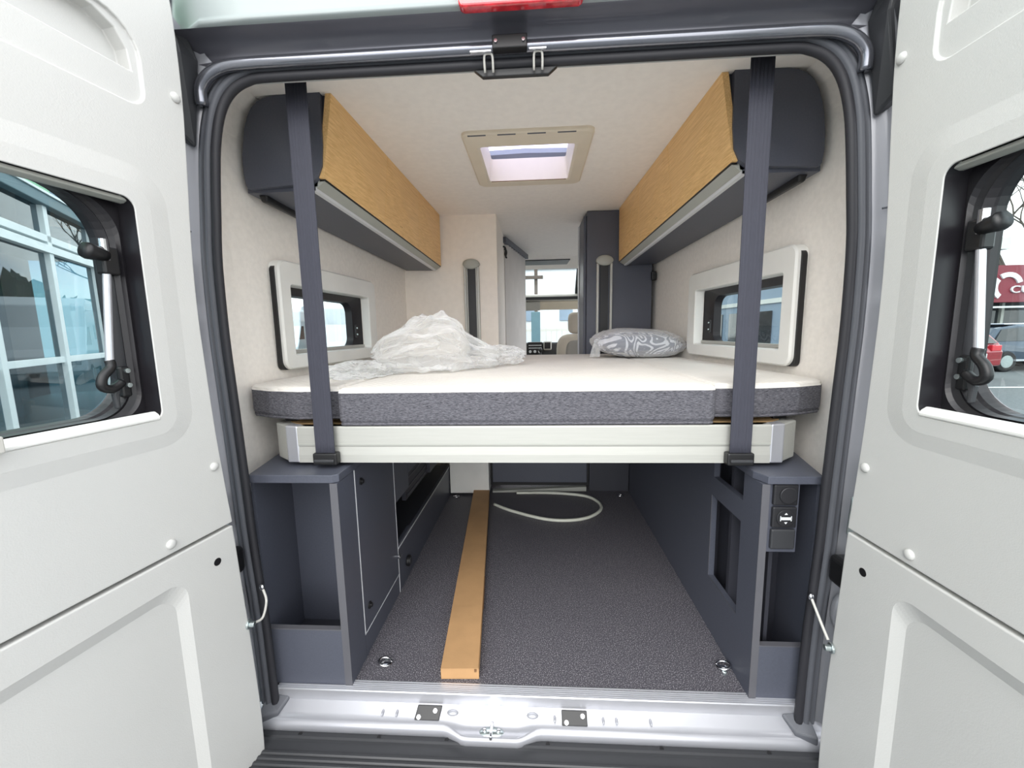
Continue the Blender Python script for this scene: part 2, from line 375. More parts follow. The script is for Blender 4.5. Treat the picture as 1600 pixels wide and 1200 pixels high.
# inner reveal from the seal to the felt wall
sweep([(.004,-.004),(.012,.008),(.05,.035),(.115,.06)], 'reveal_lining', 'liner', VB)
def circ(o,y,r,n=10): return [(o+r*math.cos(2*math.pi*k/n), y+r*math.sin(2*math.pi*k/n)) for k in range(n)]
seal = sweep(circ(.009,-.012,.010), 'door_seal', 'rubber', VB, closed=True)
sweep([(.016,-.006),(.020,-.020),(.028,-.024),(.033,-.017),(.036,-.022),(.046,-.018),(.050,-.002)], 'seal_carrier', 'rubg', seal)
# pillars: only the sides, silver
side = [p for p in hp if p[1] < 1.56]
def pillar(sx):
    prof = [(.046,.0),(.052,-.010),(.062,-.012),(.072,-.024),(.085,-.030),(.100,-.026),(.112,-.040),(.135,-.048),(.175,-.05)]
    P0 = [(sx*x, z) for x,z in side]; Ls = []
    for o_,y in prof:
        L = []
        for i,(x,z) in enumerate(P0):
            a = Vector(P0[max(0,i-1)]); b = Vector(P0[min(len(P0)-1,i+1)]); d = (b-a).normalized(); n = Vector((d.y,-d.x))*sx
            L.append((x+n.x*o_, y, z+n.y*o_))
        Ls.append(L)
    bm = bmesh.new(); loops(bm, Ls, close=False); return link('rear_pillar', bm, 'silver', VB, smooth=True)
for sx in (-1,1):
    pl = pillar(sx)
    # pressed detail on the pillar: a raised pad, a tapering recess, the vent slot and the joint line
    bm = bmesh.new(); hexa(bm, [(sx*.80,-.036,1.08),(sx*.865,-.05,1.08),(sx*.865,-.05,1.20),(sx*.80,-.036,1.20)], [(sx*.805,-.056,1.09),(sx*.865,-.062,1.09),(sx*.865,-.062,1.19),(sx*.805,-.056,1.19)])
    link('raised_pad', bm, 'silverw', pl, bevel=.004)
    bm = bmesh.new(); prism([(sx*.800,-.030,1.06),(sx*.835,-.045,1.06),(sx*.84,-.045,.78),(sx*.815,-.030,.70),(sx*.802,-.030,.80)], (0,-.012,0), bm)
    link('pressed_rib', bm, 'silver', pl, bevel=.006, seg=3)
    bm = bmesh.new(); tube(bm, [(sx*.778,-.034,1.245),(sx*.81,-.044,1.25),(sx*.87,-.056,1.25)], .0022, 6); link('panel_joint', bm, 'rubg', pl)
    bm = bmesh.new(); prism([(sx*.795,-.034,.66),(sx*.80,-.036,.70),(sx*.83,-.05,.72),(sx*.83,-.05,.48),(sx*.80,-.036,.52)], (0,-.010,0), bm)
    link('vent_slot', bm, 'blk', pl, bevel=.004)
    bm = bmesh.new(); hexa(bm, [(sx*.77,-.028,.50),(sx*.83,-.04,.50),(sx*.83,-.04,.58),(sx*.775,-.028,.60)], [(sx*.78,-.048,.51),(sx*.83,-.055,.51),(sx*.83,-.055,.56),(sx*.785,-.048,.57)])
    link('hinge_recess', bm, 'zinc', pl, bevel=.004)
    hg = link('door_hinge', (lambda b: (bx(b, *sorted((sx*.735,sx*.80)), -.105,-.03,.385,.455), b)[1])(bmesh.new()), 'blk', pl, bevel=.012, seg=3)
    bm = bmesh.new(); cyl(bm, (sx*.752,-.09,.45), (0,0,1), .018, .03, 16); bm2 = bm
    link('hinge_knuckle', bm2, 'blkg', hg, bevel=.003)
    for zz in (.47,.385):
        bm = bmesh.new(); cyl(bm, (sx*.750,-.108,zz), (0,-1,0), .006, .006, 12); link('hinge_bolt', bm, 'chrome', hg)
    bm = bmesh.new(); ball(bm, (sx*.775,-.032,.30), (.022,.018,.05), 3); link('pressed_dimple', bm, 'silver', pl, smooth=True)
    # black plastic corner cap of the rain gutter
    bm = bmesh.new(); hexa(bm, [(sx*.715,-.03,1.61),(sx*.715,-.055,1.655),(sx*.90,-.05,1.65),(sx*.90,-.02,1.47),(sx*.80,-.02,1.455),(sx*.750,-.02,1.43)],
                               [(sx*.725,-.075,1.605),(sx*.73,-.08,1.645),(sx*.90,-.075,1.645),(sx*.90,-.06,1.48),(sx*.80,-.05,1.475),(sx*.765,-.055,1.46)])
    link('corner_cap', bm, 'blkg', pl, bevel=.006, seg=2)
# header: channel, rolled bead, lip, roof cap
def across(prof, xs, name, m, parent, drop=None, smooth=True):
    Ls = []
    for x in xs:
        d = drop(x) if drop else (0,0); Ls.append([(x, y+d[0], z+d[1]) for y,z in prof])
    bm = bmesh.new(); loops(bm, Ls, close=False); return link(name, bm, m, parent, smooth=smooth)
XS = [-.74+.0925*i for i in range(17)]
hd = across([(-.012,1.598),(-.030,1.605),(-.024,1.612),(-.024,1.628),(-.045,1.634),(-.052,1.640),(-.085,1.640)], XS, 'header_channel', 'chan', VB)
# rolled silver bead that bends down at both ends
bm = bmesh.new(); hb = [(-.720,-.030,1.52),(-.715,-.034,1.555),(-.69,-.036,1.58),(-.65,-.034,1.596),(-.58,-.03,1.602)]
pth = smoothpath(hb, 4)+[Vector((x,-.03,1.602)) for x in (-.4,-.2,0,.2,.4)]+[Vector((-p.x,p.y,p.z)) for p in smoothpath(hb,4)[::-1]]
tube(bm, pth, .0125, 12); link('header_bead', bm, 'beadm', VB, smooth=True)
across([(-.085,1.640),(-.094,1.642),(-.097,1.648),(-.092,1.652),(-.090,1.66),(-.094,1.70),(-.088,1.78),(-.05,1.86),(.0,1.90),(.3,1.93)], [-.80,-.74,-.66]+XS[2:-2]+[.66,.74,.80], 'roof_cap', 'silverw', VB,
       drop=lambda x: (.10*max(0,(abs(x)-.62)/.18)**2, -.06*max(0,(abs(x)-.62)/.18)**2*0))
bm = bmesh.new(); prism([(x,-.088,z) for x,z in rrect(-.112,.134,1.664-.034,1.715,.012)], (0,-.022,0), bm)
bl = link('brake_light', bm, 'red', VB, bevel=.005, seg=3)
bm = bmesh.new()
for k in range(5): cyl(bm, (-.085+k*.048,-.1105,1.675), (0,-1,0), .015, .002, 20)
link('lamp_reflector', bm, 'red', bl)
# latch striker in the header
bm = bmesh.new(); bx(bm, -.052,.022,-.052,-.030,1.590,1.616); sp_ = link('striker_plate', bm, 'blk', VB, bevel=.002)
for x in (-.044,.014):
    bm = bmesh.new(); cyl(bm, (x,-.052,1.602), (0,-1,0), .0035, .004, 12); link('screw', bm, 'chrome', sp_)
for x0,x1 in ((-.10,-.055),(.026,.062)):
    link('chrome_strip', box(x0,x1,-.046,-.040,1.588,1.591), 'alub', sp_)
bm = bmesh.new(); hexa(bm, [(-.098,.0,1.574),(-.078,.0,1.558),(.068,.0,1.558),(.088,.0,1.574)], [(-.098,-.012,1.574),(-.078,-.012,1.558),(.068,-.012,1.558),(.088,-.012,1.574)])
link('latch_cover', bm, 'blk', VB, bevel=.002)
for x in (-.062,.045):
    bm = bmesh.new(); tube(bm, smoothpath([(x-.009,-.022,1.560),(x-.009,-.034,1.583),(x-.005,-.036,1.589),(x+.005,-.036,1.589),(x+.009,-.034,1.583),(x+.009,-.022,1.560)],3), .0025, 8)
    link('striker_loop', bm, 'pale', VB, smooth=True)
# sill
SB = [(.0,-.03),(-.010,-.040),(-.020,-.049),(-.027,-.0555),(-.034,-.0555),(-.042,-.0605),(-.046,-.070),(-.044,-.085),(-.03,-.10)]
def sd_(x):
    c = abs(x+.095); k = max(0,1-max(0,c-.075)/.05); return (-.020*k, -.004*k)
xs = [-.80+.0125*i for i in range(129)]
Ls = []
for x in xs:
    k = -sd_(x)[0]/.020
    Ls.append([(x, y+(-.018*k if i>3 else 0), z-(.012*k if 1<i<5 else .004*k if i>=5 else 0)) for i,(y,z) in enumerate(SB)])
bm = bmesh.new(); loops(bm, Ls, close=False); sill = link('painted_sill', bm, 'silver', VB, smooth=True)
bm = bmesh.new(); ball(bm, (-.095,-.040,-.070), (.036,.016,.007), 3); lt = link('floor_latch', bm, 'zinc', sill, smooth=True)
bm = bmesh.new(); bx(bm, -.099,-.091,-.064,-.022,-.068,-.056); link('latch_pin', bm, 'chrome', lt, bevel=.002)
for x in (-.114,-.076):
    bm = bmesh.new(); ball(bm, (x,-.040,-.062), (.006,.006,.003), 2); link('latch_bolt', bm, 'chrome', lt, smooth=True)
for x,skew in ((-.275,.006),(.128,0)):
    bm = bmesh.new(); hexa(bm, [(x-.034+skew,-.003,-.031),(x+.034+skew,-.003,-.031),(x+.034,-.027,-.054),(x-.034,-.027,-.054)], [(x-.034+skew,-.0055,-.0285),(x+.034+skew,-.0055,-.0285),(x+.034,-.0295,-.0515),(x-.034,-.0295,-.0515)]); pd = link('buffer_pad', bm, 'blk', sill, bevel=.002)
    for dx,dy in ((-.022,-.029),(.022,-.015)):
        bm = bmesh.new(); cyl(bm, (x+dx,dy*.75-.002,-.030-(-dy*.75-.002)*.96+.001), (0,-.7,.7), .0055, .003, 12); link('screw', bm, 'chrome', pd)
for x in (-.40,-.36,.075,.205,.24,.33):
    bm = bmesh.new(); ball(bm, (x,-.016,-.0455), (.004,.012,.006), 2); link('pressed_rib', bm, 'silver', sill, smooth=True)
for x in (-.205,.015):
    bm = bmesh.new(); ball(bm, (x,-.012,-.043), (.016,.009,.007), 3); link('pressed_dimple', bm, 'silver', sill, smooth=True)
for sx in (-1,1):
    bm = bmesh.new(); hexa(bm, [(sx*.675,.0,-.031),(sx*.74,.0,-.031),(sx*.74,-.05,-.065),(sx*.695,-.03,-.058)], [(sx*.675,.0,-.020),(sx*.74,.0,-.010),(sx*.74,-.05,-.040),(sx*.695,-.03,-.045)])
    link('seal_end_block', bm, 'rubg', sill, bevel=.008, seg=3)
# aluminium threshold strip
bm = bmesh.new(); prof = [(0,-.031),(0,-.001),(.003,.001)]
for k in range(5): y = .005+k*.006; prof += [(y,.001),(y+.001,-.0015),(y+.003,-.0015),(y+.004,.001)]
prof += [(.036,.001),(.038,-.002),(.038,-.031)]
Lr = [[(x,y,z+.001) for y,z in prof] for x in (-.715,.725)]
hexa(bm, Lr[0], Lr[1]); tag(link('trim_1', bm, 'alub'), kind='structure', label='grooved aluminium threshold strip at the rear edge of the floor', cat='threshold')
# bumper step
BP = empty('rear_bumper', (0,-.2,GZ), label='black ribbed plastic bumper step below the silver sill', cat='bumper')
pr = [(-.030,-.115),(-.044,-.085),(-.058,-.083),(-.060,-.089),(-.066,-.090),(-.090,-.090)]
y = -.092
while y > -.38: pr += [(y,-.090),(y-.003,-.0865),(y-.008,-.0865),(y-.011,-.090)]; y -= .014
pr += [(-.40,-.10),(-.42,-.14),(-.43,-.30),(-.03,-.30)]
bm = bmesh.new(); hexa(bm, [(-.84,a,b) for a,b in pr], [(.84,a,b) for a,b in pr]); link('step_top', bm, 'blkg', BP)
for x in (-.62,-.40,-.215,.055,.35,.62):
    bm = bmesh.new(); cyl(bm, (x,-.052,-.086), (0,-.2,1), .006, .003, 12); link('fixing_screw', bm, 'blk', BP, bevel=.001)

# ================================================================== REAR DOORS (local axes: x = along the door from the hinge, y = towards the van's middle, z up)
EDGE = [(-.03,-.155),(-.035,.0),(-.030,.20),(-.020,.42),(-.014,.55),(.0,.75),(.006,.90),(.010,1.05),(.006,1.20),(-.004,1.35),(-.012,1.50),(-.010,1.66),(.005,1.76)]
def door(sx, hx, rot, num, lab):
    """sx=-1 left, 1 right; local x runs from hinge towards the free edge, local y = inner side"""
    R = empty(f'door_{num}', (hx,-.12,GZ), 0, label=lab, cat='door', kind='structure')
    d = Vector((-math.sin(rot)*sx, -math.cos(rot), 0)); n = Vector((-sx*math.cos(rot), math.sin(rot), 0))  # n: inwards
    T = Matrix(((d.x,n.x,0,hx),(d.y,n.y,0,-.12),(0,0,1,0),(0,0,0,1)))
    def L(name, bm, m, parent=R, **k):
        bm.transform(T); return link(name, bm, m, parent, **k)
    def C(bm): bm.transform(T); return cutter(bm)
    FREE = .74
    e = [(p.x,p.z) for p in smoothpath([(a,0,b) for a,b in EDGE], 3)]
    # upper liner
    up = [q for q in e if q[1] > .56]; up = [(-.014,.556)]+up
    poly = [(s,0,z) for s,z in up]+[(FREE-.05,0,1.76),(FREE,0,1.70),(FREE,0,.556)]
    U = L('upper_liner', prism(poly, (0,-.045,0)), 'liner')
    hole = prism([(s,-.2,z) for s,z in rrect(.113,.63,.836,1.257,.02,6)], (0,.4,0))
    pock = prism([(s,-.006,z) for s,z in rrect(.066,.52,1.434,1.58,.03,6,rs=(.03,.06,.03,.03))], (0,.1,0))
    inv = U.matrix_world if False else None
    pm = world(R).inverted()
    cs = []
    for b in (hole, pock): b.transform(T); b.transform(pm); cs.append(cutter(b))
    pock2 = prism([(.080,-.034,1.495),(.50,-.034,1.495),(.50,-.034,1.570),(.13,-.034,1.570),(.10,-.034,1.556),(.084,-.034,1.53)], (0,.1,0)); pock2.transform(T); pock2.transform(pm); cs.append(cutter(pock2))
    boolcut(U, cs)
    b_ = U.modifiers.new('bevel','BEVEL'); b_.width = .0025; b_.segments = 3; b_.limit_method = 'ANGLE'; b_.angle_limit = math.radians(40)
    # soft raised surround of the window
    bm = bmesh.new(); n_ = 8
    A = rrect(.040,.70,.770,1.33,.075,n_); B = rrect(.085,.665,.806,1.286,.040,n_); Cc = rrect(.113,.63,.836,1.257,.02,n_); D = Cc
    loops(bm, [[(s,-.001,z) for s,z in A],[(s,.0035,z) for s,z in B],[(s,.0065,z) for s,z in rrect(.118,.625,.832+.01,1.252,.02,n_)][0:0] or [(s,.004,z) for s,z in Cc],[(s,-.03,z) for s,z in D]])
    L('window_surround', bm, 'liner', smooth=False, bevel=.0015)
    # lower liner with pressed field
    lo = [q for q in e if q[1] < .545]+[(-.014,.548)]
    bm = bmesh.new(); outer = [(s,z) for s,z in lo]+[(FREE,.548),(FREE,-.155)]
    poly = [(s,0,z) for s,z in outer]
    Lw = L('lower_liner', prism(poly, (0,-.045,0)), 'liner')
    bm = bmesh.new(); n2 = 6
    hexa(bm, [(s,-.010,z) for s,z in rrect(.128,.64,-.06,.462,.04,n2)], [(s,.012,z) for s,z in rrect(.082,.68,-.11,.518,.04,n2)])
    bm.transform(T); bm.transform(pm); c2 = cutter(bm)
    bm = bmesh.new(); cyl(bm, (.035,-.02,.482), (0,1,0), .009, .05, 20); bm.transform(T); bm.transform(pm); c3 = cutter(bm)
    bpy.data.objects.remove(c3); boolcut(Lw, [c2]); b_ = Lw.modifiers.new('bevel','BEVEL'); b_.width = .004; b_.segments = 3; b_.limit_method = 'ANGLE'; b_.angle_limit = math.radians(30)
    bm = bmesh.new(); cyl(bm, (.035,-.001,.482), (0,1,0), .0088, .0016, 20); L('plug_hole', bm, 'blk')
    for s,z in ((.016,.704),(.128,.577),(.005,1.486)):
        bm = bmesh.new(); ball(bm, (s,.001,z), (.010,.006,.010), 3); L('trim_clip', bm, 'liner', smooth=True)
    # outer skin
    sk_ = [(s-.004,z) for s,z in e]
    bm = prism([(s,-.046,z) for s,z in sk_]+[(FREE-.05,-.046,1.77),(FREE+.01,-.046,1.70),(FREE+.01,-.046,-.155)], (0,-.05,0))
    S = L('outer_skin', bm, 'silver')
    h2 = prism([(s,-.3,z) for s,z in rrect(.085,.665,.795,1.31,.09,6)], (0,.5,0)); h2.transform(T); h2.transform(pm); boolcut(S, [cutter(h2)])
    # black rubber window frame with rounded opening, stepped
    bm = bmesh.new(); n3 = 10; ro = (.09,.10,.07,.07)
    rs1 = (.03,.03,.03,.03)
    FL = [(.002,.1135,.63,.836,1.257,(.02,)*4),(-.036,.114,.63,.836,1.257,(.02,)*4),(-.034,.119,.624,.842,1.256,(.07,.07,.05,.05)),(-.040,.123,.62,.845,1.257,(.08,.08,.05,.05)),
          (-.044,.131,.615,.848,1.258,(.085,.085,.055,.055)),(-.041,.134,.612,.850,1.257,(.085,.085,.06,.06)),(-.052,.140,.608,.852,1.259,(.09,.09,.06,.06)),(-.056,.142,.605,.854,1.260,(.09,.09,.065,.065)),
          (-.070,.144,.603,.856,1.264,(.095,.095,.07,.07)),(-.074,.10,.65,.81,1.30,(.10,.10,.07,.07)),(-.100,.08,.67,.79,1.31,(.10,.10,.07,.07))]
    loops(bm, [[(s,nn,z) for s,z in rrect(a,b,c,d,.02,n3,rs=q)] for nn,a,b,c,d,q in FL])
    WF = L('window_frame', bm, 'windowblk', smooth=False)
    bm = bmesh.new(); prism([(s,-.066,z) for s,z in rrect(.141,.606,.853,1.264,.09,8)], (0,-.003,0), bm); L('pane', bm, 'glassd', WF)
    # blind rails: bottom and top
    bm = bmesh.new(); pr_ = [(.006,.836),(.006,.842),(.002,.848),(-.006,.853),(-.016,.852),(-.024,.836)]
    hexa(bm, [(.118,a,b) for a,b in pr_], [(.625,a,b) for a,b in pr_]); BR = L('blind_rail', bm, 'white', bevel=.003)
    bm = bmesh.new(); pr_ = [(-.004,1.258),(-.004,1.251),(-.014,1.247),(-.022,1.247),(-.022,1.258)]
    hexa(bm, [(.118,a,b) for a,b in pr_], [(.625,a,b) for a,b in pr_]); L('blind_rail', bm, 'greyp', bevel=.002)
    if sx < 0:
        # clip that holds the blind rail
        pts = [(.343,.838),(.343,.862),(.350,.864),(.353,.857),(.364,.850),(.376,.857),(.379,.864),(.386,.862),(.386,.838)]
        L('blind_catch', prism([(s,.022,z) for s,z in pts], (0,-.014,0)), 'pale', bevel=.002)
    # stay arm of the hinged window
    bm = bmesh.new(); tube(bm, [(.150,-.032,1.118),(.166,-.032,.955)], .0062, 14); SA = L('stay_arm', bm, 'alub', WF, smooth=False)
    bm = bmesh.new(); bx(bm, .130,.158,-.046,-.024,1.115,1.165); L('upper_bracket', bm, 'blk', WF, bevel=.004)
    bm = bmesh.new(); tube(bm, [(.150,-.030,1.140),(.150,-.030,1.178)], .007, 12); L('arm_socket', bm, 'chrome', WF)
    bm = bmesh.new(); tube(bm, [(.150,-.028,1.148),(.162,-.026,1.150),(.180,-.024,1.152),(.186,-.024,1.153)], [.010,.012,.015,.013], 16); L('lock_knob', bm, 'blk', WF, smooth=True)
    bm = bmesh.new(); bx(bm, .132,.150,-.048,-.036,.885,.945); LB = L('lower_bracket', bm, 'blk', WF, bevel=.004)
    for z in (.936,.908):
        bm = bmesh.new(); cyl(bm, (.138,-.036,z), (0,1,0), .0045, .004, 12); L('screw', bm, 'zinc', LB)
    bm = bmesh.new(); tube(bm, smoothpath([(.166,-.032,.958),(.167,-.030,.945),(.182,-.028,.930),(.186,-.028,.912),(.170,-.030,.905),(.150,-.034,.915)],4), .008, 10); L('elbow_joint', bm, 'blk', WF, smooth=True)
    bm = bmesh.new(); prism([(.146,-.04,.922),(.160,-.04,.912),(.168,-.04,.895),(.166,-.04,.866),(.159,-.04,.866),(.158,-.04,.89)], (0,.010,0), bm); L('catch_lever', bm, 'blkg', WF, bevel=.003)
    return R
D1 = door(-1, -.70, math.radians(-8.6), 1, 'left rear van door swung open, white lined inner side with tinted window')
D2 = door(1, .715, math.radians(-1.5), 2, 'right rear van door swung open, white lined inner side with tinted window')
# ties from pillar to door
def tie(name, pts, end, lab):
    R = empty(name, end, label=lab, cat='door cable', group='door restraint cables')
    bm = bmesh.new(); tube(bm, smoothpath(pts, 6), .0032, 8); link('cable', bm, 'pale', R, smooth=True)
    sx = -1 if end[0] < 0 else 1
    bm = bmesh.new(); cyl(bm, end, (-sx,.15,0), .012, .005, 18); cyl(bm, (end[0]-sx*.005,end[1],end[2]), (-sx,.15,0), .007, .012, 12); link('end_bolt', bm, 'zinc', R, bevel=.001)
    bm = bmesh.new(); ball(bm, pts[0], (.007,.006,.009), 2); link('anchor_stud', bm, 'chrome', R, smooth=True)
    return R
tie('door_cable', [(-.702,-.028,.332),(-.688,-.036,.30),(-.692,-.05,.262),(-.700,-.070,.262),(-.698,-.082,.272)], (-.699,-.094,.276), 'slack curved metal cable joining the left door to its pillar')
tie('door_cable', [(.705,-.028,.336),(.708,-.045,.312),(.711,-.065,.286),(.712,-.085,.266)], (.712,-.100,.258), 'taut straight metal cable joining the right door to its pillar')

# ================================================================== SIDE WINDOWS INSIDE
def sidewin(sx, num, lab):
    w = WINS[sx]; R = empty(f'window_{num}', (sx*.83,(w['y0']+w['y1'])/2,.88), label=lab, cat='window', kind='structure')
    y0,y1,z0,z1 = w['y0'],w['y1'],w['z0'],w['z1']
    def X(y, o): return sx*(wx(y)-o)
    n = 8
    def ring(a,b,c,d,r,o): return [(X(y,o),y,z) for y,z in rrect(a,b,c,d,r,n)]
    bm = bmesh.new()
    loops(bm, [ring(y0,y1,z0,z1,.035,-.01), ring(y0,y1,z0,z1,.035,.022), ring(y0+.005,y1-.005,z0+.005,z1-.005,.032,.028),
               ring(y0+.052,y1-.072,z0+.047,z1-.077,.012,.028), ring(y0+.055,y1-.075,z0+.05,z1-.08,.01,.024), ring(y0+.058,y1-.078,z0+.053,z1-.083,.01,-.008)])
    link('window_frame', bm, 'white', R)
    bm = bmesh.new(); loops(bm, [ring(y0-.007,y1+.004,z0+.0,z1-.02,.02,.0), ring(y0-.007,y1+.004,z0+.0,z1-.02,.02,.014), ring(y0+.01,y1-.01,z0+.02,z1-.03,.02,.014), ring(y0+.01,y1-.01,z0+.02,z1-.03,.02,.0)])
    link('gasket', bm, 'blk', R)
    bm = bmesh.new(); a,b,c,d = y0+.058,y1-.078,z0+.053,z1-.083
    loops(bm, [ring(a-.012,b+.012,c-.012,d+.012,.02,-.012), ring(a-.002,b+.002,c-.002,d+.002,.03,-.012), ring(a+.0,b-.055,c+.006,d-.026,.045,-.03), ring(a+.0,b-.06,c+.008,d-.03,.045,-.06)])
    FR = link('glazing_rubber', bm, 'windowblk', R)
    bm = bmesh.new(); hexa(bm, ring(a-.005,b,c-.005,d,.03,-.058), ring(a-.005,b,c-.005,d,.03,-.062)); link('pane', bm, 'glassd', FR)
    bm = bmesh.new(); p = [(X(a,-.004),a,c),(X(b,-.004),b,c),(X(b,-.004),b,c+.014),(X(a,-.004),a,c+.014)]; hexa(bm, p, [(q[0]+sx*.010,q[1],q[2]) for q in p]); link('blind_rail', bm, 'alu', R, bevel=.002)
    bm = bmesh.new(); bx(bm, *sorted((X(b-.045,-.035),X(b-.045,-.02))), b-.045,b-.03,(c+d)/2-.07,(c+d)/2-.01); LT = link('latch', bm, 'blk', R, bevel=.003)
    for dz in (-.055,-.025):
        bm = bmesh.new(); cyl(bm, (X(b-.038,-.019),b-.038,(c+d)/2+dz), (-sx,0,0), .004, .004, 10); link('screw', bm, 'zinc', LT)
    return R
sidewin(-1, 1, 'white framed side window in the left wall above the bed')
sidewin(1, 2, 'white framed side window in the right wall above the bed')

# ================================================================== ROOF HATCH
RH = empty('roof_hatch', (0,.75,1.69), label='square cream framed roof hatch in the ceiling above the bed', cat='skylight')
bm = bmesh.new(); n = 6
def rg(a,b,c,d,r,z): return [(x,y,z) for x,y in rrect(a,b,c,d,r,n)]
loops(bm, [rg(-.222,.248,.515,1.035,.03,1.692), rg(-.222,.248,.515,1.035,.03,1.682), rg(-.215,.241,.522,1.028,.03,1.677), rg(-.175,.197,.60,.965,.012,1.672), rg(-.165,.187,.61,.955,.01,1.676)])
link('hatch_frame', bm, 'cream', RH, bevel=.002)
bm = bmesh.new(); loops(bm, [rg(-.165,.187,.61,.955,.01,1.676), rg(-.155,.177,.618,.945,.01,1.766)]); link('hatch_well', bm, 'cream', RH)
bm = bmesh.new(); loops(bm, [rg(-.158,.180,.615,.948,.01,1.767), rg(-.158,.180,.615,.948,.01,1.772)], cap0=True, cap1=True)
M['dome'] = glassmat('hatch_dome', (.80,.80,.97), .3); link('dome', bm, 'dome', RH)
bm = bmesh.new(); bx(bm, -.158,.18,.955,.962,1.674,1.680); link('blind_gap', bm, 'cardi', RH)
for x in (-.165,-.06,.045,.15):
    link('vent_slot', box(x-.032,x+.032,.520,.525,1.6765,1.6795), 'anth', RH)

# ================================================================== OVERHEAD CABINETS
def overhead(sx, lab):
    R = empty('overhead_cabinet', (sx*.7,.85,1.38), label=lab, cat='cabinet', group='overhead cabinets')
    # end panel
    pts = [(.585,1.700),(.588,1.55),(.604,1.47),(.625,1.437),(.845,1.430),(.862,1.50),(.850,1.60),(.815,1.68),(.775,1.700)]
    pts = [(.583,1.695),(.586,1.55),(.592,1.492),(.606,1.462),(.632,1.444),(.824,1.436),(.830,1.445),(.834,1.48),(.833,1.52),(.828,1.56),(.820,1.60),(.808,1.635),(.792,1.660),(.772,1.677),(.750,1.686),(.72,1.690)]
    Ap = [(sx*x,.250,z) for x,z in pts]; link('end_panel', prism(Ap, (0,.018,0)), 'anth', R)
    y0,y1 = .268,1.50
    def sec(y, L): 
        t = (y-.25)/1.25; return [(sx*(a[0]+(b[0]-a[0])*t), y, a[1]+(b[1]-a[1])*t) for a,b in L]
    # door front (oak), split in three doors
    Fq = [((.552,1.692),(.528,1.690)),((.592,1.462),(.530,1.392)),((.610,1.462),(.548,1.392)),((.570,1.692),(.546,1.690))]
    cuts = [y0-.012,.69,1.10,y1]
    for a,b in zip(cuts, cuts[1:]):
        d_ = link('cabinet_door', hexa(bmesh.new(), sec(a+.0008,Fq), sec(b-.0008,Fq)), 'oak', R, bevel=.0008)
    # screw-cover dots on the doors are pressed marks
    for y in (.845,.86):
        t=(y-.25)/1.25; x=.592+(.530-.592)*t; z=1.462+(1.392-1.462)*t+.035
        bm = bmesh.new(); cyl(bm, (sx*(x-.007),y,z), (-sx,0,0), .002, .001, 8); link('screw_mark', bm, 'cardi', R)
    # black shadow gap, sloping aluminium strip, light strip, underside
    G = [((.594,1.462),(.532,1.392)),((.596,1.456),(.534,1.388)),((.612,1.456),(.550,1.388)),((.612,1.462),(.550,1.392))]
    link('shadow_gap', hexa(bmesh.new(), sec(y0,G), sec(y1,G)), 'blk', R)
    S = [((.596,1.456),(.534,1.387)),((.622,1.437),(.560,1.372)),((.640,1.450),(.580,1.380)),((.612,1.460),(.550,1.390))]
    link('handle_strip', hexa(bmesh.new(), sec(y0,S), sec(y1,S)), 'greyp', R)
    E_ = [((.622,1.438),(.560,1.373)),((.626,1.430),(.564,1.366)),((.640,1.430),(.577,1.366)),((.640,1.440),(.577,1.375))]
    link('light_strip', hexa(bmesh.new(), sec(y0,E_), sec(y1,E_)), 'edgel', R)
    U = [((.626,1.431),(.564,1.367)),((.840,1.430),(.745,1.372)),((.840,1.442),(.745,1.384)),((.626,1.442),(.564,1.378))]
    link('underside', hexa(bmesh.new(), sec(y0,U), sec(y1,U)), 'anth', R)
    bk = [((.62,1.442),(.56,1.38)),((.84,1.442),(.745,1.384)),((.80,1.68),(.69,1.68)),((.575,1.692),(.55,1.690))]
    link('carcass', hexa(bmesh.new(), sec(y0,bk), sec(y1,bk)), 'anth', R)
    # reading lamp under the shelf
    bm = bmesh.new(); hexa(bm, [(sx*.792,.285,1.432),(sx*.820,.285,1.432),(sx*.815,.50,1.424),(sx*.788,.50,1.424)], [(sx*.795,.29,1.408),(sx*.815,.29,1.410),(sx*.81,.49,1.404),(sx*.792,.49,1.404)])
    link('reading_lamp', bm, 'blk', R, bevel=.006, seg=3)
    return R
overhead(-1, 'oak fronted overhead locker with dark end panel on the left wall')
overhead(1, 'oak fronted overhead locker with dark end panel on the right wall')

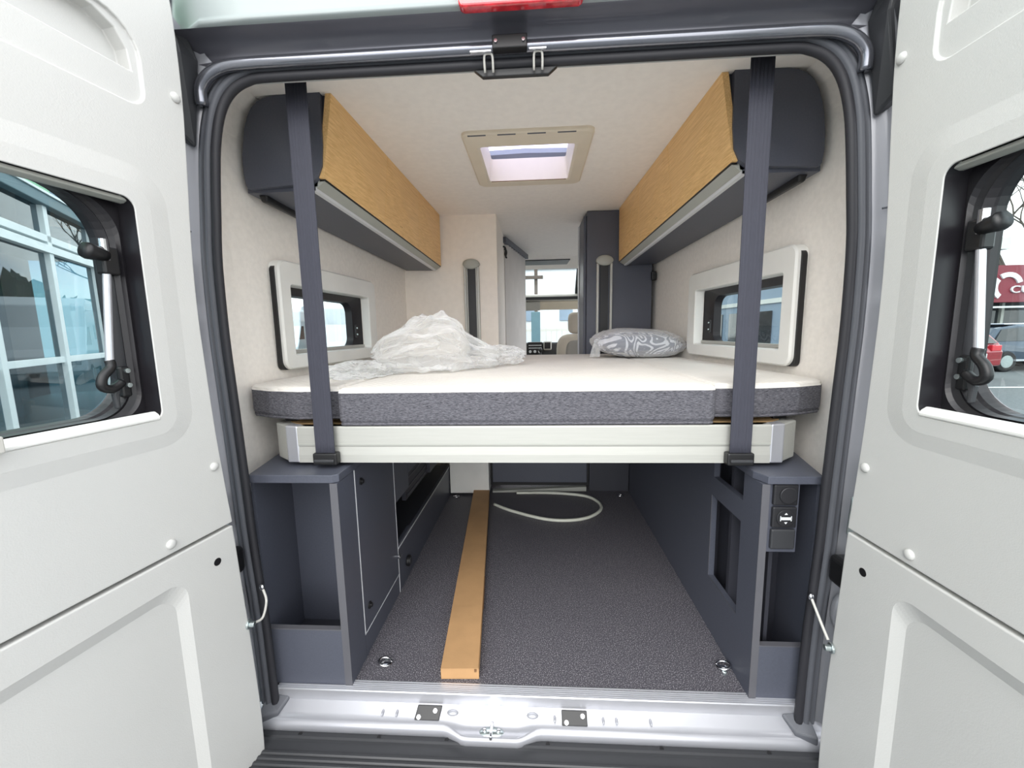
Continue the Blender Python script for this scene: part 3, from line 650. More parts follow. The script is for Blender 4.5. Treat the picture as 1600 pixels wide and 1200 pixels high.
# ================================================================== BED
BF = empty('lifting_bed', (0,.8,.64), label='aluminium lifting bed frame spanning the van under the mattress', cat='bed')
fr = [(-.625,.088),(.640,.088)]
def railprof(y): return [(y,.638),(y,.660),(y+.002,.683),(y,.688),(y,.738),(y+.003,.742),(y+.03,.742),(y+.03,.638)]
bm = bmesh.new(); pr_ = railprof(.088); hexa(bm, [(-.640,a,b) for a,b in pr_], [(.652,a,b) for a,b in pr_]); link('front_rail', bm, 'alu', BF)
link('rail_groove', box(-.638,.650,.0872,.0885,.6905,.6925), 'greyp', BF)
for sx,x0 in ((-1,.640),(1,.652)):
    # wrapped corner and chamfer leg
    bm = bmesh.new(); hexa(bm, [(sx*(x0-.002),.087,.638),(sx*(x0-.002),.087,.743),(sx*(x0-.002),.118,.743),(sx*(x0-.002),.118,.638)], [(sx*(x0+.034),.088,.638),(sx*(x0+.034),.088,.745),(sx*(x0+.034),.12,.745),(sx*(x0+.034),.12,.638)])
    link('corner_bracket', bm, 'alub', BF, bevel=.004, seg=3)
    a,b = x0+.030, x0+.092
    bm = bmesh.new(); hexa(bm, [(sx*a,.090,.640),(sx*b,.138,.640),(sx*(b-.03),.155,.640),(sx*(a-.03),.11,.640)], [(sx*a,.090,.743),(sx*b,.138,.743),(sx*(b-.03),.155,.743),(sx*(a-.03),.11,.743)])
    link('corner_rail', bm, 'alu', BF, bevel=.003)
    bm = bmesh.new(); bx(bm, *sorted((sx*(b-.03),sx*b)), .14,1.45,.640,.743); link('side_rail', bm, 'alu', BF, bevel=.003)
    bm = bmesh.new(); bx(bm, *sorted((sx*(b-.05),sx*(b-.012))), .16,.22,.742,.752); link('rail_bracket', bm, 'blk', BF, bevel=.003)
link('slat_board', prism([(-.62,.095,.728),(.63,.095,.728),(.71,.16,.728),(.71,1.46,.728),(-.70,1.46,.728),(-.70,.16,.728)], (0,0,.014)), 'ply', BF)
link('far_rail', box(-.70,.71,1.44,1.47,.640,.74), 'alu', BF)
link('underside_board', box(-.70,.71,.12,1.44,.715,.727), 'anthd', BF)
# mattress sections
def mattress(poly, lab, r=.012, zb=.744, zt=.850, bow=None):
    R = empty('mattress', (sum(p[0] for p in poly)/len(poly), sum(p[1] for p in poly)/len(poly), zb), label=lab, cat='mattress', group='mattress sections')
    c = Vector((R.location.x, R.location.y)); 
    def ins(d): 
        out = []
        for x,y in poly:
            v = Vector((x,y))-c; out.append((x-(d if v.x>0 else -d), y-(d if v.y>0 else -d)))
        return out
    bm = bmesh.new(); zs = [(zb,.014),(zb+.006,.004),(zb+.016,0),(zt-.014,0)]
    loops(bm, [[(x,y,z) for x,y in ins(d)] for z,d in zs], cap0=True); link('side_cover', bm, 'tweed', R, smooth=False)
    bm = bmesh.new(); 
    loops(bm, [[(x,y,z) for x,y in ins(d)] for z,d in [(zt-.014,0),(zt-.006,.002),(zt-.001,.010),(zt,.03)]], cap1=True); link('top_cover', bm, 'quilt', R)
    pts = [(x,y,zb+.004) for x,y in ins(.004)]; bm = bmesh.new(); tube(bm, pts+[pts[0]], .004, 6); link('piping', bm, 'tweed', R)
    return R
def fine(pts, m=8): 
    return [tuple(p) for p in pts]
mattress([(-.516,.096),(-.513,.090),(-.505,.086),(.495,.086),(.503,.090),(.506,.096),(.506,1.5),(-.516,1.5)], 'wide middle section of the white mattress with grey melange side')
mattress([(-.520,.112),(-.64,.106),(-.74,.128),(-.815,.165),(-.835,.19),(-.838,.25),(-.76,1.5),(-.520,1.5)], 'narrow left section of the mattress with chamfered grey side', zb=.758, zt=.852)
mattress([(.510,.112),(.63,.106),(.74,.128),(.815,.160),(.838,.19),(.838,.25),(.76,1.5),(.510,1.5)], 'narrow right section of the mattress with chamfered grey side', zb=.758, zt=.850)
# straps
for x,zz,lab in ((-.552,1.64,'dark grey retaining strap hanging at the left of the bed'),(.565,1.64,'dark grey retaining strap hanging at the right of the bed')):
    R = empty('bed_strap', (x,.07,.64), label=lab, cat='strap', group='bed straps')
    bm = bmesh.new(); n = 14; w = .027
    Ls = []
    for i in range(n+1):
        t = -1+2*i/n; rip = .0012*math.cos(t*math.pi*6); Ls.append([(x+t*w, .070-rip+ (0 if z<.70 else 0), z) for z in (.648,.70,.9,1.2,1.5,zz)])
    loops(bm, Ls, close=False); o = link('webbing', bm, 'strap', R, smooth=True); md = o.modifiers.new('s','SOLIDIFY'); md.thickness = .003; md.offset = 0
    bm = bmesh.new(); bx(bm, x-.034,x+.034,.062,.088,.638,.672); bk_ = link('buckle', bm, 'blk', R, bevel=.004)
    bm = bmesh.new(); bx(bm, x-.028,x+.028,.056,.066,.648,.656); link('buckle_bar', bm, 'blkg', bk_, bevel=.002)

# ================================================================== THINGS ON THE BED
def crumple(name, c, s, lab, cat, seed, amp, freq, m='film', sub=5, floorz=.852, sharp=1, fn=None):
    bm = bmesh.new(); bmesh.ops.create_icosphere(bm, subdivisions=sub, radius=1)
    for v in bm.verts:
        p = v.co.copy(); q = p*freq+Vector((seed,seed*.7,seed*1.3))
        k = 1-abs(noise.noise(q))*1.3*amp - abs(noise.noise(q*2.3))*amp*.7 - abs(noise.noise(q*6))*amp*.12
        p = p*k; p = Vector((p.x*s[0], p.y*s[1], p.z*s[2]))
        if fn: p = fn(p)
        p += Vector(c); p.z = max(p.z, floorz+.001+.002*noise.noise(q*3)); v.co = p
    o = link(name, bm, m, smooth=False); recenter(o); return tag(o, lab, cat)
def bag(name, lab, cat, path, seed, folds=9, m='film'):
    """thin gathered film swept along a path of (x, y, zcentre, half width, half height)"""
    bm = bmesh.new(); Ls = []; n = 96; K = []
    P_ = smoothpath([Vector((a[0],a[1],a[2])) for a in path], 12); W_ = smoothpath([Vector((a[3],a[4],0)) for a in path], 12)
    for i,(p,w) in enumerate(zip(P_, W_)):
        L = []; d = (P_[min(i+1,len(P_)-1)]-P_[max(i-1,0)]); d.z = 0; d.normalize(); sd2 = Vector((-d.y, d.x, 0)); t = i/len(P_)
        for k in range(n):
            a = 2*math.pi*k/n; c = Vector((math.cos(a), math.sin(a), 0))
            q = Vector((c.x*1.3+seed, c.y*1.3, t*3.0)); rdg = 1-abs(noise.noise(q*1.7))*.38-abs(noise.noise(Vector((a*folds/3+seed, t*3.5, .3))))*.20-.05*noise.noise(q*7)
            v = p+sd2*c.x*w.x*rdg+Vector((0,0,c.y*w.y*rdg))+d*.03*noise.noise(q*2.2)
            v.z = max(v.z, .853+.002*abs(noise.noise(q*3))); L.append(v)
        Ls.append(L)
    loops(bm, Ls, cap0=False, cap1=True)
    o = link(name, bm, m, smooth=True); recenter(o); return tag(o, lab, cat)
bag('plastic_bag', 'crumpled clear plastic bag standing open on the left of the mattress', 'plastic bag',
    [(-.555,.46,.905,.02,.03),(-.53,.47,.915,.07,.06),(-.46,.49,.935,.12,.095),(-.38,.52,.950,.15,.122),(-.31,.55,.950,.15,.128),(-.25,.59,.925,.12,.085),(-.185,.63,.905,.095,.058),(-.15,.66,.895,.06,.045)], 3.1)
crumple('plastic_sheet', (-.60,.45,.852), (.16,.20,.055), 'flat clear plastic sheet spread on the mattress behind the left strap', 'plastic sheet', 9.4, .3, 2.0, sub=5)
bag('wrapped_roll', 'small roll wrapped in clear plastic beside the plastic bag', 'roll', [(-.175,.70,.895,.055,.044),(-.13,.72,.897,.062,.046),(-.08,.745,.895,.060,.043),(-.045,.765,.893,.052,.038),(-.03,.775,.890,.02,.02)], 8.3, folds=14)
# wrapped pillow
PW = empty('wrapped_pillow', (.56,1.15,.852), label='pillow with grey swirl print wrapped in clear plastic on the mattress', cat='pillow')
def pil(s, seed, amp, m, name, sub=5, pinch=.9):
    bm = bmesh.new(); bmesh.ops.create_icosphere(bm, subdivisions=sub, radius=1)
    for v in bm.verts:
        p = v.co; sg = lambda a,e: math.copysign(abs(a)**e, a)
        x,y,z = sg(p.x,.65), sg(p.y,.65), p.z*(1-.35*abs(p.x)**3); q = p*3+Vector((seed,0,0))
        k = 1-amp*abs(noise.noise(q*1.5))-amp*.6*abs(noise.noise(q*4))
        zz = z*s[2]*k; v.co = (.56+x*s[0]*k, 1.15+y*s[1]*k-.08*x*0, max(.853,.852+s[2]*.95+zz+.012*(-x)))
    return link(name, bm, m, PW, smooth=True)
pil((.225,.14,.068), 2.0, .05, 'swirl', 'pillow'); 
o = pil((.245,.155,.076), 7.0, .10, 'film2', 'plastic_wrap')
bm = bmesh.new(); hexa(bm, [(.305,1.06,.86),(.36,1.08,.86),(.36,1.08,.96),(.33,1.07,.945)], [(.305,1.065,.86),(.36,1.09,.86),(.36,1.09,.96),(.33,1.075,.945)]); link('wrap_flap', bm, 'film', PW)

# ================================================================== BED LIFT RAILS ON THE FRONT WALLS
def liftrail(x, m, lab, w=.040):
    R = empty('bed_lift_rail', (x,1.525,.76), label=lab, cat='rail', group='bed lift rails')
    for s in (-1,1):
        bm = bmesh.new(); bx(bm, x+s*w-.007,x+s*w+.007,1.508,1.5295,.76,1.385); link('guide_edge', bm, 'alu', R, bevel=.002)
        if m: 
            bm = bmesh.new(); bx(bm, x+s*(w-.012)-.003,x+s*(w-.012)+.003,1.514,1.5295,.76,1.385); link('inner_edge', bm, 'alu', R)
    bm = bmesh.new(); bx(bm, x-.024,x+.024,1.518,1.5292,.76,1.385); link('slot', bm, 'blk', R)
    bm = bmesh.new(); Lq = []
    for sc,y in ((1,1.5290),(1,1.506),(.9,1.502),(.5,1.500)): Lq.append([(x+.051*sc*math.cos(a*math.pi/16),y,1.402+.030*sc*math.sin(a*math.pi/16)) for a in range(32)])
    loops(bm, Lq, cap0=True, cap1=True); link('oval_cap', bm, 'greyp', R, smooth=True)
liftrail(-.349, True, 'aluminium bed lift rail with oval grey cap on the cream partition')
liftrail(.450, False, 'aluminium bed lift rail with oval grey cap on the dark wardrobe')
# wardrobe
WD = empty('wardrobe', (.55,1.65,0), label='tall anthracite wardrobe on the right of the aisle', cat='wardrobe')
link('carcass', box(.347,.735,1.530,1.80,0,1.69), 'anth', WD, bevel=.003)
link('side_door', box(.330,.3465,1.555,1.80,.05,1.67), 'anth', WD, bevel=.003)
link('edge_trim', box(.322,.3295,1.770,1.80,.05,1.66), 'edgel', WD)
bm = bmesh.new(); bx(bm, .726,.752,1.50,1.528,1.28,1.33); tag(link('wall_clip', bm, 'blk', bevel=.003), 'small black clip on the right wall beside the wardrobe', 'clip')

# curtain / folding door
FD = empty('folding_door', (-.13,2.4,0), label='pale grey folding door standing in the aisle', cat='folding door')
bm = bmesh.new(); zig = []
for i in range(19):
    t = i/18; zig.append((-.175+.12*t+(.012 if i%2 else -.012), 2.12+.62*t))
Lz = [[(x,y,z) for x,y in zig] for z in (.05,1.635)]; loops(bm, Lz, close=False); o = link('pleated_leaf', bm, 'curtain', FD); md = o.modifiers.new('s','SOLIDIFY'); md.thickness = .006
bm = bmesh.new(); hexa(bm, [(-.20,2.05,1.635),(-.05,2.78,1.635),(-.02,2.78,1.635),(-.17,2.05,1.635)], [(-.20,2.05,1.675),(-.05,2.78,1.675),(-.02,2.78,1.675),(-.17,2.05,1.675)]); link('top_rail', bm, 'anth', FD, bevel=.003)
bm = bmesh.new(); bx(bm, -.068,-.048,2.74,2.775,.04,1.635); link('end_post', bm, 'pale', FD, bevel=.004)
for k,y in enumerate((2.02,2.11)):
    bm = bmesh.new(); tube(bm, smoothpath([(-.192,y,1.60),(-.178,y,1.595),(-.172,y,1.575),(-.178,y,1.545),(-.170,y,1.535)],4), .006, 8)
    tag(recenter(link('coat_hook', bm, 'blk', smooth=True)), ('nearer' if k==0 else 'farther')+' of two small black coat hooks on the aisle side of the partition', 'hook', group='coat hooks')

# ================================================================== GARAGE LEFT CABINET
LC = empty('storage_cabinet', (-.6,.6,0), label='anthracite lower storage unit on the left with tall open niche', cat='cabinet')
bm = bmesh.new(); prism([(-.745,.018,.604),(-.512,.018,.604),(-.498,.03,.604),(-.498,.30,.604),(-.80,.30,.604)], (0,0,.022), bm)
link('worktop', bm, 'anth', LC, bevel=.0015)
bm = bmesh.new(); bx(bm, -.5195,-.4995,.020,.118,0,.603); link('side_post', bm, 'anth', LC)
link('front_edge', box(-.5202,-.4992,.0186,.0199,0,.603), 'edge', LC)
link('niche_back', box(-.78,-.52,.235,.250,0,.603), 'anth', LC)
bm = bmesh.new(); hexa(bm, [(-.738,.03,0),(-.765,.235,0),(-.775,.235,0),(-.748,.03,0)], [(-.738,.03,.603),(-.765,.235,.603),(-.775,.235,.603),(-.748,.03,.603)]); link('niche_side', bm, 'anth', LC)
link('niche_front', box(-.745,-.5205,.020,.034,0,.170), 'anth', LC); link('niche_front_edge', box(-.745,-.5205,.019,.035,.1702,.1735), 'edge', LC)
link('niche_floor', box(-.79,-.521,.035,.234,.02,.035), 'anthd', LC)
# side panels toward the garage
def spanel(name, poly, m='anth', x=-.4998, th=.016, par=LC, **k): return link(name, prism([(x,y,z) for y,z in poly], (-th,0,0)), m, par, **k)
spanel('plinth_panel', [(.121,0),(1.40,0),(1.40,.145),(.70,.145),(.45,.072),(.121,.072)], x=-.5004)
d_ = spanel('cabinet_door', [(.124,.078),(.434,.078),(.434,.603),(.124,.603)]); 
for a,b,c,dd in ((.121,.1235,.074,.603),(.434,.4362,0,.603)):
    link('edge_line', box(-.502,-.4988,a,b,c,dd), 'edgel', LC)
link('edge_line', box(-.502,-.4988,.121,.434,.0745,.0765), 'edgel', LC)
for y,z in ((.16,.555),(.161,.147)):
    bm = bmesh.new(); cyl(bm, (-.4997,y,z), (1,0,0), .011, .004, 20); cyl(bm, (-.4957,y,z), (1,0,0), .006, .006, 14); link('door_catch', bm, 'blk', d_)
spanel('upper_panel', [(.438,.36),(.60,.36),(.60,.603),(.438,.603)]); spanel('upper_panel', [(.602,.42),(.93,.42),(.93,.603),(.602,.603)])
spanel('upper_panel', [(.935,.30),(1.40,.30),(1.40,.603),(.935,.603)], m='anthd')
spanel('drawer_box', [(.60,.30),(.93,.30),(.93,.418),(.60,.418)], x=-.515, m='anthd')
for z in (.385,.345,.315): link('shelf_line', box(-.516,-.512,.62,.93,z,z+.003), 'edge', LC)
spanel('lower_panel', [(.438,.0),(.60,.0),(.60,.19),(.438,.19)], x=-.5002)
bm = bmesh.new(); hexa(bm, [(-.5005,.437,.176),(-.5005,.441,.180),(-.5005,1.36,.182),(-.5005,1.36,.178)], [(-.498,.437,.176),(-.498,.441,.180),(-.498,1.36,.182),(-.498,1.36,.178)]); link('edge_line', bm, 'edgel', LC)
spanel('lower_panel', [(.60,0),(1.40,0),(1.40,.178),(.60,.178)], x=-.5003)
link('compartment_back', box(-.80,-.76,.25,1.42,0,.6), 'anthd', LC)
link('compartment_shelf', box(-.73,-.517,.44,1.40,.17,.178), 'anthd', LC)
bm = bmesh.new(); cyl(bm, (-.499,.531,.073), (1,0,0), .022, .012, 28); fl = link('floor_vent', bm, 'blk', LC, bevel=.003); bm = bmesh.new(); cyl(bm, (-.487,.531,.073), (1,0,0), .013, .003, 24); link('vent_cap', bm, 'blkg', fl)
bm = bmesh.new(); cyl(bm, (-.499,.428,.152), (1,0,0), .008, .008, 16); bx(bm, -.497,-.487,.418,.440,.148,.156); link('turn_lock', bm, 'chrome', LC, bevel=.001)

# ================================================================== GARAGE RIGHT CABINET
RC = empty('storage_cabinet', (.67,.6,0), label='anthracite lower storage unit on the right with switches and cut-outs', cat='cabinet')
bm = bmesh.new(); prism([(.745,.018,.606),(.612,.018,.606),(.596,.06,.606),(.596,.30,.606),(.82,.30,.606)], (0,0,.020), bm); link('worktop', bm, 'anth', RC, bevel=.0015)
SP = link('side_panel', box(.600,.618,.022,1.42,0,.605), 'anth', RC)
pm = world(RC).inverted()
def cc(b): b.transform(pm); return cutter(b)
boolcut(SP, [cc(prism([(.5,y,z) for y,z in ((.109,.524),(.290,.524),(.290,.62),(.109,.62))], (.2,0,0))), cc(prism([(.5,y,z) for y,z in ((.112,.182),(.297,.182),(.300,.461),(.114,.461))], (.2,0,0)))])
link('front_edge', box(.5995,.6185,.0205,.0218,0,.605), 'edge', RC)
for y in (.2975,): link('cutout_edge', box(.5992,.601,y,y+.003,.182,.461), 'edge', RC)
link('cutout_edge', box(.5992,.601,.112,.297,.1795,.182), 'edge', RC)
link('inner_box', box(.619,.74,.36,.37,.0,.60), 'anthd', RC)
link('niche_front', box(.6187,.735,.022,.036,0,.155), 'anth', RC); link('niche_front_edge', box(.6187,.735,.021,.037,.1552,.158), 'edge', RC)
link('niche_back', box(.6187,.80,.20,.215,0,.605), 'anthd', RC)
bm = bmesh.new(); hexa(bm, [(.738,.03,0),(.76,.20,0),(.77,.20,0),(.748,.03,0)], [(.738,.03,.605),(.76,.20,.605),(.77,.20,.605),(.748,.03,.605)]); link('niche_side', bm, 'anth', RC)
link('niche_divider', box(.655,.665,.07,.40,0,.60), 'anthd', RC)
SW = link('switch_panel', box(.6187,.698,.032,.05,.418,.605), 'anth', RC, bevel=.001)
def wsw(z0, z1, kind):
    s = link('switch_plate', box(.630,.690,.022,.032,z0,z1), 'switch' if kind<2 else 'blkg', SW, bevel=.004, seg=3)
    cx,cz = .661,(z0+z1)/2
    if kind == 0:
        bm = bmesh.new(); cyl(bm, (cx+.004,.0222,cz), (0,-1,0), .022, .004, 28); link('round_cover', bm, 'switch', s, bevel=.002)
    if kind == 1:
        bm = bmesh.new(); cyl(bm, (cx,.0222,cz), (0,-1,0), .022, .003, 28); k = link('push_button', bm, 'switch', s, bevel=.001)
        bm = bmesh.new()
        for sg in (-1,1):
            zc = cz+sg*.010; prism([(cx-.004,.0188,zc),(cx+.004,.0188,zc),(cx,.0188,zc+sg*.005)], (0,-.0005,0), bm)
        bx(bm, cx-.013,cx+.013,.0183,.0188,cz-.004,cz+.003); bx(bm, cx-.014,cx-.012,.0183,.0188,cz-.007,cz+.006); bx(bm, cx+.012,cx+.014,.0183,.0188,cz-.007,cz+.006)
        link('bed_symbol', bm, 'mark', k)
wsw(.548,.604,0); wsw(.488,.544,1); wsw(.430,.484,2)

# ================================================================== UNDER THE BED, FAR END
link_ = tag(link('step_box', box(-.495,-.257,1.36,1.52,.015,.60), 'white', bevel=.002), 'white boxed step under the far end of the bed', 'step')
AH = empty('garage_hatch', (.05,1.45,0), label='dark grey hatch panel closing the far end of the garage', cat='hatch')
link('panel', box(-.243,.346,1.45,1.47,.05,.63), 'anth', AH, bevel=.003)
link('rubber_edge', box(-.256,.358,1.455,1.475,.030,.63), 'blk', AH)
bm = bmesh.new(); hexa(bm, [(-.24,1.40,.012),(.34,1.43,.030),(.34,1.455,.030),(-.24,1.44,.012)], [(-.24,1.40,.002),(.34,1.43,.002),(.34,1.455,.002),(-.24,1.44,.002)]); link('sill_strip', bm, 'greyp', AH)
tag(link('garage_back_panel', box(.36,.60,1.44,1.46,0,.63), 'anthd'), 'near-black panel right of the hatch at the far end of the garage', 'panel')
for x,y in ((-.455,1.33),(.535,1.36)):
    bm = bmesh.new(); tube(bm, [(x+.018*math.cos(a*math.pi/6),y+.012*math.sin(a*math.pi/6),.006) for a in range(13)], .003, 6)
    t_ = tag(link('lashing_eye', bm, 'chrome', smooth=True), 'small chrome lashing eye at the far %s corner of the floor' % ('left' if x<0 else 'right'), 'lashing eye', group='lashing eyes'); recenter(t_)
def dring(x, y, ang, lab):
    R = empty('lashing_eye', (x,y,0), ang, label=lab, cat='lashing eye', group='lashing eyes')
    bm = bmesh.new(); tube(bm, [(.019*math.cos(a*math.pi/8),.016*math.sin(a*math.pi/8),.006+.004*(1-math.cos(a*math.pi/8))) for a in range(17)], .0032, 8); link('ring', bm, 'chrome', R, smooth=True, local=True)
    bm = bmesh.new(); bx(bm, -.019,.019,-.005,.005,.001,.006); link('clamp', bm, 'chrome', R, bevel=.001, local=True)
    bm = bmesh.new(); cyl(bm, (0,.020,.0), (0,0,1), .006, .006, 12); link('bolt', bm, 'zinc', R, local=True)
dring(-.432,.094,.1,'chrome lashing ring lying on the floor near the left cabinet and threshold')
dring(.577,.118,2.9,'chrome lashing ring lying on the floor near the right cabinet and threshold')
# cardboard box
CB = empty('cardboard_box', (-.245,.7,.0), label='long narrow brown cardboard box lying on the garage floor', cat='box')
A_ = [(-.250,.048),(-.139,.052),(-.256,1.37),(-.352,1.37)]
bm = bmesh.new(); prism([(x,y,.001) for x,y in A_], (0,0,.034), bm); link('carton', bm, 'card', CB, bevel=.0015)
bm = bmesh.new(); prism([(-.2475,.046,.0355),(-.141,.050,.0355),(-.163,.31,.0355),(-.268,.31,.0355)], (0,0,.0016), bm); link('lid_flap', bm, 'card', CB)
bm = bmesh.new(); bx(bm, -.152,-.146,.0465,.051,.028,.034); link('slot_hole', bm, 'cardi', CB)
bm = bmesh.new(); prism([(-.1615,.32,.022),(-.178,.50,.022),(-.1795,.50,.030),(-.163,.32,.030)], (.0025,0,0), bm); link('side_tear', bm, 'cardi', CB)
# hose
bm = bmesh.new(); hz = .009
pts = [(-.212,1.215,hz),(-.105,1.132,hz),(.07,1.04,hz),(.203,1.026,hz),(.31,1.065,hz),(.385,1.155,hz),(.388,1.25,hz),(.33,1.335,hz),(.20,1.375,hz),(.08,1.385,hz),(-.05,1.382,hz),(-.09,1.380,hz)]
tube(bm, smoothpath(pts, 6), .0085, 10); tag(recenter(link('hose', bm, 'hose', smooth=True)), 'pale bent hose looping across the far end of the garage floor', 'hose')

# ================================================================== CAB
link('cab_left_wall', bmesh.new(), 'wall') if False else None
def cabwall(sx):
    bm = bmesh.new(); x = sx*.80
    bx(bm, *sorted((x,x+sx*.05)), 3.2,4.9,-.04,.80); bx(bm, *sorted((x,x+sx*.05)), 3.2,3.45,.80,1.75); bx(bm, *sorted((x,x+sx*.05)), 3.2,4.3,1.28,1.75)
    return bm
tag(link('wall_1', cabwall(-1), 'wall'), kind='structure', label='left side of the driving cab', cat='wall')
tag(link('wall_2', cabwall(1), 'wall'), kind='structure', label='right side of the driving cab', cat='wall')
CR = empty('cab_ceiling', (0,3.5,1.4), label='grey cab headliner with dark slot above the roof window', cat='headliner')
bm = bmesh.new(); hexa(bm, [(-.80,2.98,1.69),(.80,2.98,1.69),(.80,3.62,1.665),(-.80,3.62,1.665)], [(-.80,2.98,1.74),(.80,2.98,1.74),(.80,3.62,1.74),(-.80,3.62,1.74)]); link('front_panel', bm, 'ceil', CR)
bm = bmesh.new(); hexa(bm, [(-.60,3.12,1.676),(.385,3.12,1.676),(.37,3.34,1.667),(-.60,3.34,1.667)], [(-.60,3.12,1.690),(.385,3.12,1.690),(.37,3.34,1.690),(-.60,3.34,1.690)]); link('blind_slot', bm, 'blk', CR)
bm = bmesh.new(); hexa(bm, [(-.8,4.02,1.43),(.8,4.02,1.43),(.8,4.02,1.36),(-.8,4.02,1.36)], [(-.8,4.20,1.42),(.8,4.20,1.42),(.8,4.20,1.32),(-.8,4.20,1.32)]); link('roof_beam', bm, 'pale', CR, bevel=.02, seg=3)
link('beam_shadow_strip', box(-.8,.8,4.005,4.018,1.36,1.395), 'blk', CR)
bm = bmesh.new(); hexa(bm, [(-.8,4.08,1.34),(.8,4.08,1.34),(.8,4.25,1.25),(-.8,4.25,1.25)], [(-.8,4.10,1.36),(.8,4.10,1.36),(.8,4.28,1.27),(-.8,4.28,1.27)]); link('visor_panel', bm, 'cream', CR)
bm = bmesh.new(); hexa(bm, [(-.45,4.04,1.33),(.10,4.04,1.33),(.10,4.21,1.24),(-.45,4.21,1.24)], [(-.45,4.05,1.345),(.10,4.05,1.345),(.10,4.22,1.255),(-.45,4.22,1.255)]); link('sun_visor', bm, 'pale', CR, bevel=.005)
bm = bmesh.new(); hexa(bm, [(.50,3.60,1.67),(.62,3.60,1.67),(.62,4.05,1.42),(.52,4.05,1.42)], [(.50,3.60,1.72),(.62,3.60,1.72),(.62,4.05,1.47),(.52,4.05,1.47)]); link('blind_edge', bm, 'blkg', CR, bevel=.01)
bm = bmesh.new(); hexa(bm, [(-.8,3.62,1.70),(.8,3.62,1.70),(.8,4.10,1.45),(-.8,4.10,1.45)], [(-.8,3.62,1.705),(.8,3.62,1.705),(.8,4.10,1.455),(-.8,4.10,1.455)])
tag(link('window_3', bm, 'glassc'), kind='structure', label='sloping roof window above the driving cab', cat='window')
bm = bmesh.new(); hexa(bm, [(-.82,4.27,1.27),(.82,4.27,1.27),(.82,5.0,.72),(-.82,5.0,.72)], [(-.82,4.27,1.275),(.82,4.27,1.275),(.82,5.0,.725),(-.82,5.0,.725)])
tag(link('window_4', bm, 'glassc'), kind='structure', label='windscreen at the far front of the van', cat='window')
def seat(x, lab):
    R = empty('cab_seat', (x,3.6,0), label=lab, cat='seat', group='cab seats')
    def blob(name, c, s, m, e=.5):
        bm = bmesh.new(); bmesh.ops.create_icosphere(bm, subdivisions=4, radius=1)
        for v in bm.verts:
            p = v.co; v.co = (c[0]+math.copysign(abs(p.x)**e,p.x)*s[0], c[1]+math.copysign(abs(p.y)**.8,p.y)*s[1], c[2]+math.copysign(abs(p.z)**e,p.z)*s[2])
        return link(name, bm, m, R, smooth=True)
    blob('headrest', (x,3.64,1.07), (.115,.05,.12), 'seat'); blob('backrest', (x,3.62,.68), (.245,.08,.27), 'seat'); blob('backrest_panel', (x,3.555,.66), (.15,.03,.22), 'seatg')
    blob('cushion', (x,3.90,.36), (.25,.26,.08), 'seat'); link('pedestal', box(x-.2,x+.2,3.68,4.10,0,.29), 'blkg', R)
seat(.52, 'beige seat with headrest at the right of the driving cab'); seat(-.355, 'beige seat at the left of the driving cab, mostly hidden by the folding door')
DB = empty('dashboard', (0,4.5,.4), label='dark dashboard with centre console under the windscreen', cat='dashboard')
bm = bmesh.new(); hexa(bm, [(-.78,4.30,.84),(.78,4.30,.84),(.78,4.30,.45),(-.78,4.30,.45)], [(-.78,4.92,.78),(.78,4.92,.78),(.78,4.92,.3),(-.78,4.92,.3)]); link('fascia', bm, 'blkg', DB, bevel=.03, seg=3)
link('radio', box(-.06,.125,4.22,4.30,.70,.845), 'blk', DB, bevel=.006)
for z in (.80,.765): link('radio_slot', box(-.05,.115,4.214,4.22,z,z+.008), 'edgel', DB)
for x in (-.03,.03,.09):
    bm = bmesh.new(); cyl(bm, (x,4.21,.725), (0,-1,0), .018, .02, 16); link('heater_knob', bm, 'edgel', DB)
link('air_vent', box(.14,.245,4.20,4.30,.74,.855), 'pale', DB, bevel=.02, seg=3); link('vent_grille', box(.155,.23,4.195,4.20,.76,.84), 'blk', DB, bevel=.01)
bm = bmesh.new(); tube(bm, [(.10,4.08,.45),(.10,4.06,.74)], [.02,.012], 10); ball(bm, (.10,4.06,.75), (.025,.025,.03), 2); link('gear_lever', bm, 'blk', DB, smooth=True)
# van nose below the windscreen, seen only from elsewhere
link('bonnet', (lambda b: hexa(b, [(-.85,4.95,.72),(.85,4.95,.72),(.85,4.95,-.2),(-.85,4.95,-.2)], [(-.80,5.35,.50),(.80,5.35,.50),(.80,5.35,-.2),(-.80,5.35,-.2)]))(bmesh.new()), 'silver', VB, bevel=.05, seg=3)

# ================================================================== OUTSIDE
def facade(P0, dr, name, lab, cat):
    """local x along the wall, local y towards the viewer side"""
    ang = math.atan2(dr[1], dr[0]); return empty(name, (P0[0],P0[1],GZ), ang, label=lab, cat=cat)
# glazed building left
dr = (-.515,.857); FB = facade((-5.0,1.9), dr, 'glazed_building', 'shop building with white framed glazing seen through the left door window', 'building')
FB.location.z = 0
def LB_(name, bm, m, par=FB, **k):
    bm.transform(Matrix.Diagonal((1,-1,1,1))); return link(name, bm, m, par, local=True, **k)
for x in [-1.47+1.35*i for i in range(9)]:
    LB_('mullion', box(x-.05,x+.05,-.06,.05,-.35,2.78), 'paintw', bevel=.004)
LB_('main_transom', box(-4,10,-.055,.07,2.10,2.20), 'paintw', bevel=.004); LB_('main_transom', box(-4,10,-.055,.05,2.24,2.33), 'paintw', bevel=.004)
LB_('mid_transom', box(-4,3.9,-.04,.03,.68,.76), 'paintw', bevel=.004); LB_('mid_transom', box(3.9,10,-.04,.03,1.60,1.68), 'paintw', bevel=.004)
LB_('sill', box(-4,10,-.08,.10,-.42,-.33), 'paintw'); LB_('base_wall', box(-4,10,-.3,.04,GZ,-.42), 'render')
